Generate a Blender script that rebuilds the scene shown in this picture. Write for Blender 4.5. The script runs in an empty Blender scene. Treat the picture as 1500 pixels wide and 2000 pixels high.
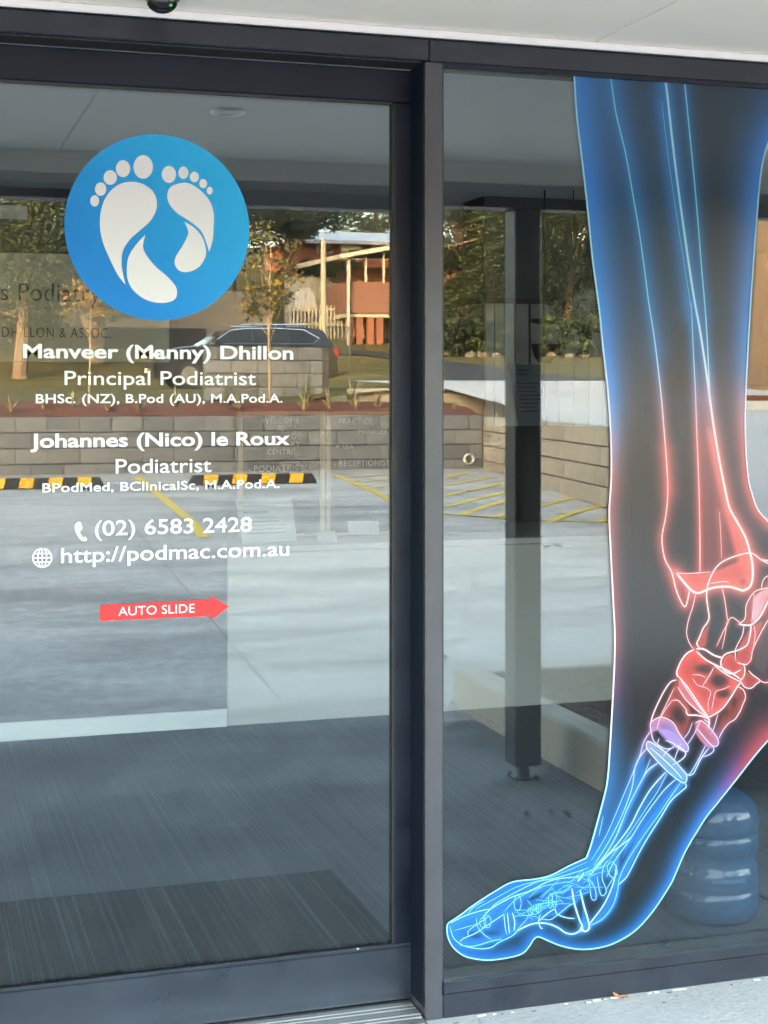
import bpy, bmesh, math, random
import numpy as np
from mathutils import Vector, Matrix
from mathutils.geometry import tessellate_polygon
R = math.radians
random.seed(7); rng = np.random.default_rng(11)
sc = bpy.context.scene
C = sc.collection

# ------------------------------------------------------------------ camera
CAM = Vector((0.0, -3.80, 1.65))
YAW = R(17.53)                      # turned to the right of the shopfront's normal
FW = Vector((math.sin(YAW), math.cos(YAW), 0)); RT = Vector((math.cos(YAW), -math.sin(YAW), 0))
cam = bpy.data.cameras.new('camera'); camo = bpy.data.objects.new('camera', cam); C.objects.link(camo)
cam.sensor_fit = 'HORIZONTAL'; cam.sensor_width = 36.0; cam.lens = 72.0
cam.shift_y = -240.0 / 1500.0       # level camera, picture cropped below the horizon
cam.clip_start = 0.05; cam.clip_end = 2000
camo.location = CAM; camo.rotation_euler = (R(90), 0, -YAW)
sc.camera = camo
# ------------------------------------------------------------------ sky, sun, exposure
SUN_EL, SUN_AZ = R(10.5), R(-38)      # low sun behind the clinic, to the left (azimuth from +Y, clockwise)
w = bpy.data.worlds.new('World'); sc.world = w; w.use_nodes = True
nt = w.node_tree; nt.nodes.clear()
sky = nt.nodes.new('ShaderNodeTexSky'); sky.sky_type = 'NISHITA'; sky.sun_disc = False
sky.sun_elevation = SUN_EL; sky.sun_rotation = SUN_AZ; sky.dust_density = 3.0; sky.ozone_density = 1.0; sky.air_density = 1.0
bg = nt.nodes.new('ShaderNodeBackground'); bg.inputs['Strength'].default_value = 0.15
wo = nt.nodes.new('ShaderNodeOutputWorld')
nt.links.new(sky.outputs[0], bg.inputs[0]); nt.links.new(bg.outputs[0], wo.inputs[0])
sun = bpy.data.lights.new('sun', 'SUN'); sun.energy = 0.5; sun.angle = R(4); sun.color = (1, .74, .48)
suno = bpy.data.objects.new('sun', sun); C.objects.link(suno)
sd = Vector((math.sin(SUN_AZ)*math.cos(SUN_EL), math.cos(SUN_AZ)*math.cos(SUN_EL), math.sin(SUN_EL)))
suno.rotation_euler = sd.to_track_quat('Z', 'Y').to_euler(); suno.location = (0, 20, 30)
vs = sc.view_settings
vs.view_transform = 'Standard'; vs.look = 'None'; vs.gamma = 1.0; vs.use_curve_mapping = False
vs.exposure = 5.3
try:
    vs.use_white_balance = True; vs.white_balance_temperature = 8400; vs.white_balance_tint = 10
except Exception: pass
cy = sc.cycles
cy.use_denoising = True; cy.max_bounces = 10; cy.diffuse_bounces = 4; cy.glossy_bounces = 5; cy.transparent_max_bounces = 12
cy.caustics_reflective = False; cy.caustics_refractive = False; cy.sample_clamp_indirect = 6

# ------------------------------------------------------------------ measuring: rays of the photograph (1500 x 2000)
F, HX, HY = 3000.0, 750.0, 760.0
def ray(px, py): return FW + RT*((px-HX)/F) + Vector((0, 0, (HY-py)/F))
def onY(px, py, Y):                 # a point on a plane parallel to the shopfront
    d = ray(px, py); return CAM + d*((Y-CAM.y)/d.y)
def onZ(px, py, z=0.0):
    d = ray(px, py); return CAM + d*((z-CAM.z)/d.z)
G_DOOR, G_WIN, G_FAR = 0.125, 0.010, 0.07   # mirror planes of the door glass, the window glass, and their mean
def mir(p, yg): return Vector((p.x, 2*yg-p.y, p.z))
def vdep(px, py, dep, yg=G_FAR): return mir(CAM + ray(px, py)*dep, yg)   # what the glass mirrors at that distance
def vz(px, py, z=0.0, yg=G_FAR): return mir(onZ(px, py, z), yg)

# ------------------------------------------------------------------ terrain outside (rises away from the clinic)
def lerp(x, xs, ys): return float(np.interp(x, xs, ys))
def z_park(r): return lerp(r, [3.4, 9.5, 15.7, 30], [0, .47, .57, .9])
def z_up(X, r):                     # r = metres out from the shopfront
    right = lerp(r, [10, 14, 18, 26, 41, 51, 58, 71, 100, 160], [1.1, 1.30, 1.66, 1.8, 2.4, 3.2, 4.2, 7.4, 11.5, 15])
    left = lerp(r, [10, 15.8, 18.6, 26, 40, 44, 51, 58, 71, 100, 160], [1.1, 1.28, 1.50, 1.6, 1.72, 2.2, 3.2, 4.2, 7.4, 11.5, 15])
    u = X/max(r+3.94, 1); t = min(1, max(0, (u-.255)/.04)); t = t*t*(3-2*t)
    return left*(1-t)+right*t
def vt(px, py, d0=19.0):            # ray against the upper terrain, mirrored
    d = ray(px, py); t = d0
    while t < 200:
        p = CAM + d*t
        if z_up(p.x, p.y+CAM.y*0-2*G_FAR) >= p.z: break
        t += .08
    return mir(p, G_FAR)
def vg(px, py, yg=G_FAR):           # ray against the car park
    d = ray(px, py); t = 3.0
    while t < 60:
        p = CAM + d*t
        if z_park(p.y-2*yg) >= p.z: break
        t += .01
    return mir(p, yg)

# ------------------------------------------------------------------ materials
def srgb(r, g, b): return tuple(((c/255)/12.92 if c/255 <= .04045 else ((c/255+.055)/1.055)**2.4) for c in (r, g, b))
M = {}
def mat(name, col, rough=.6, spec=.5, metal=0.0, var=0.0, scale=5.0, bump=0.0, bscale=40.0, col2=None, stretch=None, detail=6.0, coat=0.0, thr=None, fine=0.0, fscale=14.0, rvar=0.0):
    m = bpy.data.materials.new(name); m.use_nodes = True; n = m.node_tree; b = n.nodes['Principled BSDF']
    b.inputs['Base Color'].default_value = (*col, 1); b.inputs['Roughness'].default_value = rough
    b.inputs['Specular IOR Level'].default_value = spec; b.inputs['Metallic'].default_value = metal; b.inputs['Coat Weight'].default_value = coat
    if var or col2 or bump:
        tc = n.nodes.new('ShaderNodeTexCoord'); mp = n.nodes.new('ShaderNodeMapping'); n.links.new(tc.outputs['Object'], mp.inputs[0])
        if stretch: mp.inputs['Scale'].default_value = stretch
    if var or col2:
        no = n.nodes.new('ShaderNodeTexNoise'); no.inputs['Scale'].default_value = scale; no.inputs['Detail'].default_value = detail; no.inputs['Roughness'].default_value = .62
        n.links.new(mp.outputs[0], no.inputs['Vector'])
        rp = n.nodes.new('ShaderNodeValToRGB'); lo, hi = thr or (.3, .7); rp.color_ramp.elements[0].position = lo; rp.color_ramp.elements[1].position = hi
        c2 = col2 or tuple(c*(1+var) for c in col); c1 = col if col2 else tuple(c*(1-var) for c in col)
        rp.color_ramp.elements[0].color = (*c1, 1); rp.color_ramp.elements[1].color = (*c2, 1)
        n.links.new(no.outputs[0], rp.inputs[0]); n.links.new(rp.outputs[0], b.inputs['Base Color'])
        if fine:
            nf = n.nodes.new('ShaderNodeTexNoise'); nf.inputs['Scale'].default_value = fscale; nf.inputs['Detail'].default_value = 10; nf.inputs['Roughness'].default_value = .7; n.links.new(tc.outputs['Object'], nf.inputs['Vector'])
            rm = n.nodes.new('ShaderNodeMapRange'); rm.inputs[1].default_value = .34; rm.inputs[2].default_value = .66; rm.inputs[3].default_value = 1-fine; rm.inputs[4].default_value = 1+fine*.6; n.links.new(nf.outputs[0], rm.inputs[0])
            mm = n.nodes.new('ShaderNodeMixRGB'); mm.blend_type = 'MULTIPLY'; mm.inputs[0].default_value = 1; n.links.new(rp.outputs[0], mm.inputs[1]); n.links.new(rm.outputs[0], mm.inputs[2]); n.links.new(mm.outputs[0], b.inputs['Base Color'])
        b['ramp'] = 1
    if rvar:
        nr_ = n.nodes.new('ShaderNodeTexNoise'); nr_.inputs['Scale'].default_value = 7; nr_.inputs['Detail'].default_value = 9; nr_.inputs['Roughness'].default_value = .7; n.links.new(tc.outputs['Object'], nr_.inputs['Vector'])
        mr_ = n.nodes.new('ShaderNodeMapRange'); mr_.inputs[1].default_value = .35; mr_.inputs[2].default_value = .65; mr_.inputs[3].default_value = rough-rvar; mr_.inputs[4].default_value = rough+rvar; n.links.new(nr_.outputs[0], mr_.inputs[0]); n.links.new(mr_.outputs[0], b.inputs['Roughness'])
    if bump:
        nb = n.nodes.new('ShaderNodeTexNoise'); nb.inputs['Scale'].default_value = bscale; nb.inputs['Detail'].default_value = 5
        n.links.new(mp.outputs[0], nb.inputs['Vector'])
        bp = n.nodes.new('ShaderNodeBump'); bp.inputs['Strength'].default_value = bump; bp.inputs['Distance'].default_value = .02
        n.links.new(nb.outputs[0], bp.inputs['Height']); n.links.new(bp.outputs[0], b.inputs['Normal'])
    M[name] = m; return m
def glass_mat(name, fac, tint, gcol=(1, 1, 1), rough=0.0):
    m = bpy.data.materials.new(name); m.use_nodes = True; n = m.node_tree; n.nodes.clear()
    o = n.nodes.new('ShaderNodeOutputMaterial'); mx = n.nodes.new('ShaderNodeMixShader'); t = n.nodes.new('ShaderNodeBsdfTransparent'); g = n.nodes.new('ShaderNodeBsdfGlossy')
    mx.inputs[0].default_value = fac; t.inputs[0].default_value = (*tint, 1); g.inputs[0].default_value = (*gcol, 1); g.inputs['Roughness'].default_value = rough
    n.links.new(t.outputs[0], mx.inputs[1]); n.links.new(g.outputs[0], mx.inputs[2])
    # thin uneven dust and wipe marks on the pane
    tc = n.nodes.new('ShaderNodeTexCoord'); mp = n.nodes.new('ShaderNodeMapping'); mp.inputs['Scale'].default_value = (2.2, 1, .9); mp.inputs['Rotation'].default_value = (0, .5, 0); n.links.new(tc.outputs['Object'], mp.inputs[0])
    no = n.nodes.new('ShaderNodeTexNoise'); no.inputs['Scale'].default_value = 2.4; no.inputs['Detail'].default_value = 12; no.inputs['Roughness'].default_value = .68; no.inputs['Distortion'].default_value = 1.2; n.links.new(mp.outputs[0], no.inputs['Vector'])
    mr = n.nodes.new('ShaderNodeMapRange'); mr.inputs[1].default_value = .42; mr.inputs[2].default_value = .80; mr.inputs[3].default_value = 0.0; mr.inputs[4].default_value = .008; n.links.new(no.outputs[0], mr.inputs[0])
    df = n.nodes.new('ShaderNodeBsdfDiffuse'); df.inputs[0].default_value = (.7, .7, .68, 1); m2 = n.nodes.new('ShaderNodeMixShader')
    n.links.new(mr.outputs[0], m2.inputs[0]); n.links.new(mx.outputs[0], m2.inputs[1]); n.links.new(df.outputs[0], m2.inputs[2]); n.links.new(m2.outputs[0], o.inputs[0])
    M[name] = m; return m

# ------------------------------------------------------------------ mesh building
class MB:
    def __init__(s): s.v = []; s.f = []; s.m = []
    def add(s, vs_, fs, mi=0):
        o = len(s.v); s.v += [tuple(v) for v in vs_]; s.f += [tuple(i+o for i in f) for f in fs]; s.m += [mi]*len(fs); return s
    def box(s, x0, x1, y0, y1, z0, z1, mi=0):
        return s.add([(x0,y0,z0),(x1,y0,z0),(x1,y1,z0),(x0,y1,z0),(x0,y0,z1),(x1,y0,z1),(x1,y1,z1),(x0,y1,z1)],
                     [(0,3,2,1),(4,5,6,7),(0,1,5,4),(1,2,6,5),(2,3,7,6),(3,0,4,7)], mi)
    def bbox(s, x0, x1, y0, y1, z0, z1, b=.004, mi=0):   # box with its long edges chamfered
        def ring(z, i): return [(x0+b+i,y0+i,z),(x1-b-i,y0+i,z),(x1-i,y0+b+i,z),(x1-i,y1-b-i,z),(x1-b-i,y1-i,z),(x0+b+i,y1-i,z),(x0+i,y1-b-i,z),(x0+i,y0+b+i,z)]
        r = ring(z0, b)+ring(z0+b, 0)+ring(z1-b, 0)+ring(z1, b); f = [tuple(range(7,-1,-1)), tuple(range(24,32))]
        for k in range(3):
            for i in range(8): f.append((k*8+i, k*8+(i+1)%8, k*8+8+(i+1)%8, k*8+8+i))
        return s.add(r, f, mi)
    def tube(s, a, b, r0, r1=None, n=8, mi=0, cap=True):
        a, b = Vector(a), Vector(b); r1 = r0 if r1 is None else r1; d = (b-a).normalized()
        u = d.orthogonal().normalized(); v = d.cross(u); vs_ = []
        for p, r in ((a, r0), (b, r1)):
            for i in range(n):
                t = 2*math.pi*i/n; vs_.append(p+u*(r*math.cos(t))+v*(r*math.sin(t)))
        f = [(i, (i+1) % n, n+(i+1) % n, n+i) for i in range(n)]
        if cap: f += [tuple(range(n-1, -1, -1)), tuple(range(n, 2*n))]
        return s.add(vs_, f, mi)
    def path(s, pts, rs, n=8, mi=0):
        for i in range(len(pts)-1): s.tube(pts[i], pts[i+1], rs[i], rs[i+1], n, mi)
        return s
    def lathe(s, prof, n=32, c=(0,0,0), mi=0):
        vs_ = []; f = []
        for r, z in prof:
            for i in range(n):
                t = 2*math.pi*i/n; vs_.append((c[0]+r*math.cos(t), c[1]+r*math.sin(t), c[2]+z))
        for k in range(len(prof)-1):
            for i in range(n): f.append((k*n+i, k*n+(i+1) % n, (k+1)*n+(i+1) % n, (k+1)*n+i))
        return s.add(vs_, f, mi)
    def prism(s, poly, ax, lo, hi, mi=0):   # poly of 2D points pushed along axis ax (0 x, 1 y, 2 z)
        def P(p, t): return (t, p[0], p[1]) if ax == 0 else ((p[0], t, p[1]) if ax == 1 else (p[0], p[1], t))
        n = len(poly); vs_ = [P(p, lo) for p in poly]+[P(p, hi) for p in poly]
        return s.add(vs_, [tuple(range(n)), tuple(range(2*n-1, n-1, -1))]+[(i, n+i, n+(i+1) % n, (i+1) % n) for i in range(n)], mi)
    def build(s, name, m, parent=None, smooth=False, recalc=True):
        me = bpy.data.meshes.new(name); me.from_pydata(s.v, [], s.f); me.update()
        ms = m if isinstance(m, (list, tuple)) else [m]
        for k in ms: me.materials.append(M[k] if isinstance(k, str) else k)
        if len(ms) > 1: me.polygons.foreach_set('material_index', s.m)
        if recalc:
            bm = bmesh.new(); bm.from_mesh(me); bmesh.ops.recalc_face_normals(bm, faces=bm.faces); bm.to_mesh(me); bm.free()
        if smooth: me.polygons.foreach_set('use_smooth', [True]*len(me.polygons))
        return link(name, me, parent)
def link(name, me, parent=None):
    o = bpy.data.objects.new(name, me); C.objects.link(o)
    if parent is not None:
        o.parent = parent; o.matrix_parent_inverse = parent.matrix_basis.inverted()
    return o
def tag(o, label=None, cat=None, group=None, kind=None):
    if label: o['label'] = label
    if cat: o['category'] = cat
    if group: o['group'] = group
    if kind: o['kind'] = kind
    return o
def thing(name, label, cat, loc=(0,0,0), group=None, rz=0.0):
    o = bpy.data.objects.new(name, None); C.objects.link(o); o.location = loc; o.rotation_euler = (0, 0, rz); o.empty_display_size = .1
    return tag(o, label, cat, group)
def structure(o): o['kind'] = 'structure'; return o
def poly_mesh(name, pts, m, parent=None):     # flat polygon, concave allowed
    pts = [Vector(p) for p in pts]; tri = tessellate_polygon([[Vector((p.x, p.z, 0)) for p in pts]])
    me = bpy.data.meshes.new(name); me.from_pydata(pts, [], [tuple(t) for t in tri]); me.update()
    me.materials.append(M[m]); return link(name, me, parent)
def catmull(pts, n=8, closed=False):
    P = [np.array(p, float) for p in pts]; out = []
    N = len(P); rngi = range(N if closed else N-1)
    for i in rngi:
        p0 = P[(i-1) % N] if closed or i > 0 else P[0]; p1 = P[i]; p2 = P[(i+1) % N]; p3 = P[(i+2) % N] if closed or i+2 < N else P[-1]
        for k in range(n):
            t = k/n; out.append(.5*((2*p1)+(-p0+p2)*t+(2*p0-5*p1+4*p2-p3)*t*t+(-p0+3*p1-3*p2+p3)*t**3))
    if not closed: out.append(P[-1])
    return out
_tx = 0
def text_mesh(s, weight=0.0, spacing=1.0):
    cu = bpy.data.curves.new('t', 'FONT'); cu.body = s; cu.offset = weight; cu.space_character = spacing; cu.resolution_u = 4; cu.fill_mode = 'FRONT'
    ob = bpy.data.objects.new('t', cu); C.objects.link(ob)
    dg = bpy.context.evaluated_depsgraph_get(); me = bpy.data.meshes.new_from_object(ob.evaluated_get(dg))
    bpy.data.objects.remove(ob); bpy.data.curves.remove(cu)
    return me
def lettering(s, x0, x1, base, cap, Y, m, parent, weight=0.0, spacing=1.0, name='lettering', ref='H'):
    """Flat letters on the plane y = Y: spans photo columns x0..x1, baseline row and cap height in photo pixels."""
    me = text_mesh(s, weight, spacing); r = text_mesh(ref, weight)
    rz = [v.co.y for v in r.vertices]; h = max(rz); lo = min(rz); bpy.data.meshes.remove(r)
    xs = [v.co.x for v in me.vertices]; a, b = min(xs), max(xs)
    A = onY(x0, base, Y); B = onY(x1, base, Y); mid = (x0+x1)/2; zb = onY(mid, base, Y).z; zt_ = onY(mid, base-cap, Y).z
    for v in me.vertices:
        v.co = Vector((A.x+(v.co.x-a)/(b-a)*(B.x-A.x), Y, zb+(v.co.y-lo)/(h-lo)*(zt_-zb)))
    me.materials.clear(); me.materials.append(M[m]); me.update()
    return link(name, me, parent)
# ================================================================== materials of the clinic
mat('powdercoat', (.016, .0185, .028), .38, .36, rvar=.12, var=.22, scale=9, bump=.05, bscale=900)
mat('powdercoat_navy', (.0022, .005, .013), .44, .28, rvar=.12, var=.25, scale=7)
mat('powdercoat_sheen', (.040, .040, .049), .42, .40, rvar=.12, var=.16, scale=6, bump=.05, bscale=900)
mat('powdercoat_blue', (.016, .021, .031), .36, .38, rvar=.12, var=.22, scale=6)
mat('jamb_navy', (.002, .006, .015), .5, .2)
mat('rubber', (.008, .009, .012), .6)
mat('soffit_white', (.93, .852, .765), .55, .4, var=.03, scale=1.2)
mat('trim_white', (.62, .60, .64), .5)
mat('gutter_dark', (.03, .034, .042), .45, var=.15, scale=4)
mat('post_paint', (.034, .042, .048), .42, var=.14, scale=3, bump=.06, bscale=120)
mat('aluminium', (.55, .56, .57), .33, metal=.85, var=.12, scale=9, stretch=(1, 20, 20))
mat('groove_dark', (.10, .10, .11), .6)
mat('slab_concrete_shaded', (.105, .110, .118), .78, .3, col2=(.235, .24, .245), scale=1.1, thr=(.38, .60), bump=.25, bscale=70, detail=9, fine=.2, fscale=30)
mat('slab_concrete_lit', (.31, .315, .32), .8, .3, col2=(.40, .40, .40), scale=3, bump=.2, bscale=90, detail=9, fine=.10, fscale=40)
mat('vinyl_white', (.47, .485, .51), .5, .1)
mat('vinyl_red', srgb(205, 52, 55), .5, .1)
mat('dome_black', (.006, .006, .007), .12)
mat('led_green', (.05, .5, .15), .3)
mat('chrome_ring', (.6, .6, .6), .25, metal=1)
mat('lens_white', (.75, .75, .73), .4)
mat('render_wall', (.62, .60, .56), .8, var=.05, scale=2, bump=.2, bscale=60)
mat('roof_metal', (.20, .21, .22), .45, var=.06, scale=1)
glass_mat('shop_glass', .070, (.84, .865, .882), (.88, .955, 1.0))
mat('dust', (.6, .6, .58), .9)
mat('dead_leaf', (.42, .16, .06), .8, var=.3, scale=40)
mat('dead_leaf_dark', (.06, .045, .035), .85, var=.3, scale=40)

# ================================================================== pavement slab under the awning and soffit
XL, XR = -9.0, 11.0
FXL, FXR = -1.75, 4.05              # glazed front
structure(MB().box(XL, XR, -3.36, -.312, -.14, -.004).build('pavement', 'slab_concrete_shaded'))  # one slab: awning shade put into this darker concrete
structure(MB().bbox(XL, XR, -.308, .26, -.14, -.004, .003).build('slab_lit_edge', 'slab_concrete_lit'))  # edge of the same slab, coloured paler as if better lit
aw = thing('awning', 'white flat awning ceiling with dark gutter beam over the shop entrance', 'awning', (1, -1.1, 2.59))
px_ = [-8.7 + .9 + 1.2*k for k in range(17)]
for a, b in zip(px_[:-1], px_[1:]):
    MB().bbox(a+.0025, b-.0025, -2.10, -.002, 2.59, 2.602, .0015).build('ceiling_panel', 'soffit_white', aw)
MB().box(XL, XR, -2.19, -.002, 2.604, 2.62).build('backing', 'gutter_dark', aw)
MB().bbox(XL, XR, -2.17, -2.102, 2.505, 2.603, .004).build('fascia_board', 'soffit_white', aw)
g = MB(); g.bbox(XL, XR, -2.30, -2.172, 2.412, 2.50, .006); g.bbox(XL, XR, -2.155, -2.112, 2.47, 2.503, .004); g.build('gutter', 'gutter_dark', aw)
MB().bbox(XL, XR, -2.335, -2.302, 2.44, 2.74, .004).build('outer_fascia', 'powdercoat_navy', aw)
MB().bbox(FXL, FXR, -.014, -.002, 2.569, 2.5895, .003).build('edge_bead', 'trim_white', aw)
MB().box(XL, XR, -2.30, -.002, 2.70, 2.74).build('roof_sheet', 'roof_metal', aw)
for (x, y) in ((1.06, -1.05), (-2.3, -1.05), (4.4, -1.05)):
    d = MB().lathe([(.062, 0), (.062, -.004), (.056, -.008), (.047, -.006), (.047, 0)], 28, (x, y, 2.588)).build('downlight', 'chrome_ring', aw, True)
    MB().lathe([(.0, -.003), (.046, -.003)], 28, (x, y, 2.588)).build('lens', 'lens_white', d)
def make_post(x, y, label):
    p = thing('awning_post', label, 'post', (x, y, 0), 'posts carrying the awning')
    MB().bbox(x-.06, x+.06, y-.06, y+.06, .055, 2.4115, .006).build('shaft', 'post_paint', p)
    MB().box(x-.02, x+.02, y-.02, y+.02, 0, .0545).build('pedestal', 'gutter_dark', p)
    b = MB().bbox(x-.055, x+.055, y-.055, y+.055, -.003, .006, .002).build('base_plate', 'gutter_dark', p)
    for sx in (-1, 1):
        for sy in (-1, 1): MB().lathe([(0, .016), (.007, .016), (.008, .006)], 6, (x+sx*.042, y+sy*.042, 0)).build('bolt', 'gutter_dark', b)
make_post(2.535, -2.235, 'dark grey square steel post on a small foot, beside the kerbed garden bed')
make_post(-3.3, -2.235, 'dark grey square steel post at the far end of the awning')
dm = thing('dome_sensor', 'glossy black dome sensor with a green light on the white soffit', 'sensor', (.6, -.14, 2.59))
MB().lathe([(.043, 0), (.043, -.008), (.039, -.012)], 28, (.6, -.14, 2.59)).build('base_ring', 'dome_black', dm, True)
MB().lathe([(.038, -.012)]+[(.038*math.cos(t), -.012-.030*math.sin(t)) for t in np.linspace(0, math.pi/2, 8)[1:]], 28, (.6, -.14, 2.59)).build('dome', 'dome_black', dm, True)
MB().lathe([(0, -.004), (.004, -.002), (.004, .002)], 10, (.616, -.168, 2.562)).build('indicator_light', 'led_green', dm, True)

# ================================================================== clinic building (bulk out of view, roof ridge raised to shade the car park)
cb = thing('clinic_building', 'single storey rendered clinic building behind the glazed shopfront', 'building', (0, 4, 0))
MB().box(XL, FXL-.07, 0, .22, -.1, 2.60).build('wall', 'render_wall', cb)
MB().box(FXR+.07, XR, 0, .22, -.1, 2.60).build('wall', 'render_wall', cb)
MB().box(-14, 16, .0, .22, 2.605, 4.0).build('wall', 'render_wall', cb)
MB().box(XL, XR, 9.0, 9.2, -.1, 4.0).build('wall', 'render_wall', cb)
MB().box(XL-.2, XL-.002, 0, 9.2, -.1, 4.0).build('wall', 'render_wall', cb)
MB().box(XR+.002, XR+.2, 0, 9.2, -.1, 4.0).build('wall', 'render_wall', cb)
MB().prism([(-.35, 4.003), (9.5, 4.003), (9.5, 4.15), (4.6, 7.15), (-.35, 4.15)], 0, -16, 18).build('roof', 'roof_metal', cb)

# ================================================================== shopfront frame
fr = thing('shopfront_frame', 'dark grey powder coated aluminium shopfront frame around door and window', 'frame', (1.33, 0, 0))
MX0, MX1 = onY(830, 1000, 0).x, onY(864.5, 1000, 0).x
MB().bbox(FXL-.06, MX0+.012, 0, .13, 2.511, 2.567, .003).build('header', 'powdercoat', fr)
MB().bbox(MX0+.014, FXR+.06, 0.0, .13, 2.508, 2.567, .003).build('header', 'powdercoat', fr)
MB().bbox(MX0, MX1, -.003, .20, -.003, 2.507, .003).build('mullion', 'powdercoat_sheen', fr)  # outdoor sheen on the mullion painted in as a paler coat
MB().box(MX0+.004, MX1-.004, .0, .20, 2.5075, 2.5078).build('joint_seal', 'rubber', fr)
MB().bbox(MX0-.0028, MX0-.0003, .004, .17, .03, 2.506, .001).build('jamb_liner', 'jamb_navy', fr)
s = MB(); s.bbox(MX1+.0005, FXR, -.002, .11, -.003, .062, .003); s.bbox(MX1+.0005, FXR, -.010, .10, .0625, .092, .003); s.build('sill', 'powdercoat', fr)
MB().bbox(FXR, FXR+.06, 0, .13, -.003, 2.507, .003).build('jamb', 'powdercoat', fr)
MB().bbox(FXL-.06, FXL, 0, .13, -.003, 2.51, .003).build('jamb', 'powdercoat', fr)
MB().box(MX1+.0005, FXR, -.001, .0085, 2.4965, 2.5075).build('glazing_bead', 'powdercoat_navy', fr)
MB().box(FXL, MX0-.003, .02, .105, 2.507, 2.5105).build('track_cover', 'rubber', fr)
# aluminium threshold with ridges
tr = thing('door_track', 'ridged silver aluminium threshold strip below the sliding door', 'threshold', (.3, .05, 0))
MB().box(FXL, MX0-.004, -.045, .155, -.0035, .004).build('plate', 'groove_dark', tr)
for (a, b) in ((-.047, -.012), (-.004, .008), (.016, .050), (.058, .070), (.078, .104)):
    MB().bbox(FXL, MX0-.004-max(0, .02-b)*.3, a, b, .0045, .011, .002).build('ridge', 'aluminium', tr)
MB().bbox(MX0-.06, MX0+.03, -.075, -.05, -.0035, .004, .001).build('end_plate', 'rubber', tr)

# ================================================================== sliding door
YD = .11; DX0, DX1 = .06, MX0-.001+.05
dr = thing('sliding_door', 'automatic sliding glass door in a dark frame, lettered with names and numbers', 'door', (.7, .12, 0))
GX1 = onY(771, 1000, YD).x
MB().bbox(DX0, DX1, YD, YD+.045, 2.418, 2.505, .003).build('top_rail', 'powdercoat_navy', dr)
b = MB().bbox(DX0, DX1, YD, YD+.045, .0135, .155, .003).build('bottom_rail', 'powdercoat_blue', dr)
MB().box(DX0, DX1, YD-.004, YD+.0, .1585, .166).build('glazing_bead', 'powdercoat', dr)
MB().box(DX0+.002, DX1, YD-.001, YD+.0002, .0035, .0115).build('brush_seal', 'rubber', dr)
MB().bbox(GX1, DX1, YD, YD+.045, .156, 2.4175, .003).build('stile', 'powdercoat_navy', dr)
MB().bbox(DX0, DX0+.05, YD, YD+.045, .156, 2.4175, .003).build('stile', 'powdercoat_navy', dr)
MB().box(GX1-.006, GX1-.0005, YD+.004, YD+.03, .166, 2.4175).build('gasket', 'rubber', dr)
MB().box(DX0+.0505, GX1-.0005, YD+.004, YD+.012, 2.410, 2.4175).build('gasket', 'rubber', dr)
gl = MB().box(DX0+.051, GX1-.0065, G_DOOR, G_DOOR+.006, .1665, 2.4095).build('glass', 'shop_glass', dr)
# the next leaf to the left, outside the picture
d2 = thing('sliding_door', 'plain automatic sliding glass door leaf without any lettering', 'door', (-.8, .12, 0))
MB().bbox(FXL+.01, DX0-.004, YD, YD+.045, 2.418, 2.505, .003).build('top_rail', 'powdercoat_navy', d2)
MB().bbox(FXL+.01, DX0-.004, YD, YD+.045, .0135, .155, .003).build('bottom_rail', 'powdercoat', d2)
for a in (FXL+.01, DX0-.054): MB().bbox(a, a+.05, YD, YD+.045, .156, 2.4175, .003).build('stile', 'powdercoat_navy', d2)
MB().box(FXL+.061, DX0-.055, G_DOOR, G_DOOR+.006, .1565, 2.417).build('glass', 'shop_glass', d2)

# --- round logo
YV = G_DOOR-.0016
def logo_mat():
    m = mat('logo_blue', srgb(0, 150, 225), .45, .06); n = m.node_tree; b = n.nodes['Principled BSDF']
    tc = n.nodes.new('ShaderNodeTexCoord'); sp = n.nodes.new('ShaderNodeSeparateXYZ'); n.links.new(tc.outputs['Generated'], sp.inputs[0])
    ad = n.nodes.new('ShaderNodeMath'); ad.operation = 'ADD'; n.links.new(sp.outputs[0], ad.inputs[0]); n.links.new(sp.outputs[2], ad.inputs[1])
    rp = n.nodes.new('ShaderNodeValToRGB'); rp.color_ramp.elements[0].position = .25; rp.color_ramp.elements[1].position = .95
    mr = n.nodes.new('ShaderNodeMath'); mr.operation = 'MULTIPLY'; mr.inputs[1].default_value = .5; n.links.new(ad.outputs[0], mr.inputs[0])
    rp.color_ramp.elements[0].color = (*srgb(0, 106, 172), 1); rp.color_ramp.elements[1].color = (*srgb(0, 150, 196), 1)
    n.links.new(mr.outputs[0], rp.inputs[0]); n.links.new(rp.outputs[0], b.inputs['Base Color'])
logo_mat()
def flat(name, pxpts, Y, m, parent): return poly_mesh(name, [onY(x, y, Y) for x, y in pxpts], m, parent)
pc = onY(306, 444, YV); rad = (onY(487, 444, YV).x-onY(125.5, 444, YV).x)/2; rz_ = (onY(306, 262.5, YV).z-onY(306, 626, YV).z)/2; pc.x = (onY(487, 444, YV).x+onY(125.5, 444, YV).x)/2
lg = poly_mesh('logo_decal', [(pc.x+rad*math.cos(t), YV, pc.z+rz_*math.sin(t)) for t in np.linspace(0, 2*math.pi, 97)[:-1]], 'logo_blue', dr)
tag(lg, 'round blue decal with two white footprints')
Z = lambda pts: [(x/3, 250+y/3) for x, y in pts]
for (cx, cyy, rx, ry) in ((555,427,26,33),(590,358,33,39),(646,290,39,43),(721,238,42,50),(839,228,57,69),(990,272,42,50),(1075,262,30,36),(1139,287,27,31),(1191,326,23,27),(1229,367,18,23)):
    flat('toe_print', Z([(cx+rx*math.cos(t), cyy+ry*math.sin(t)) for t in np.linspace(0, 2*math.pi, 29)[:-1]]), YV-.0006, 'vinyl_white', lg)
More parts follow.
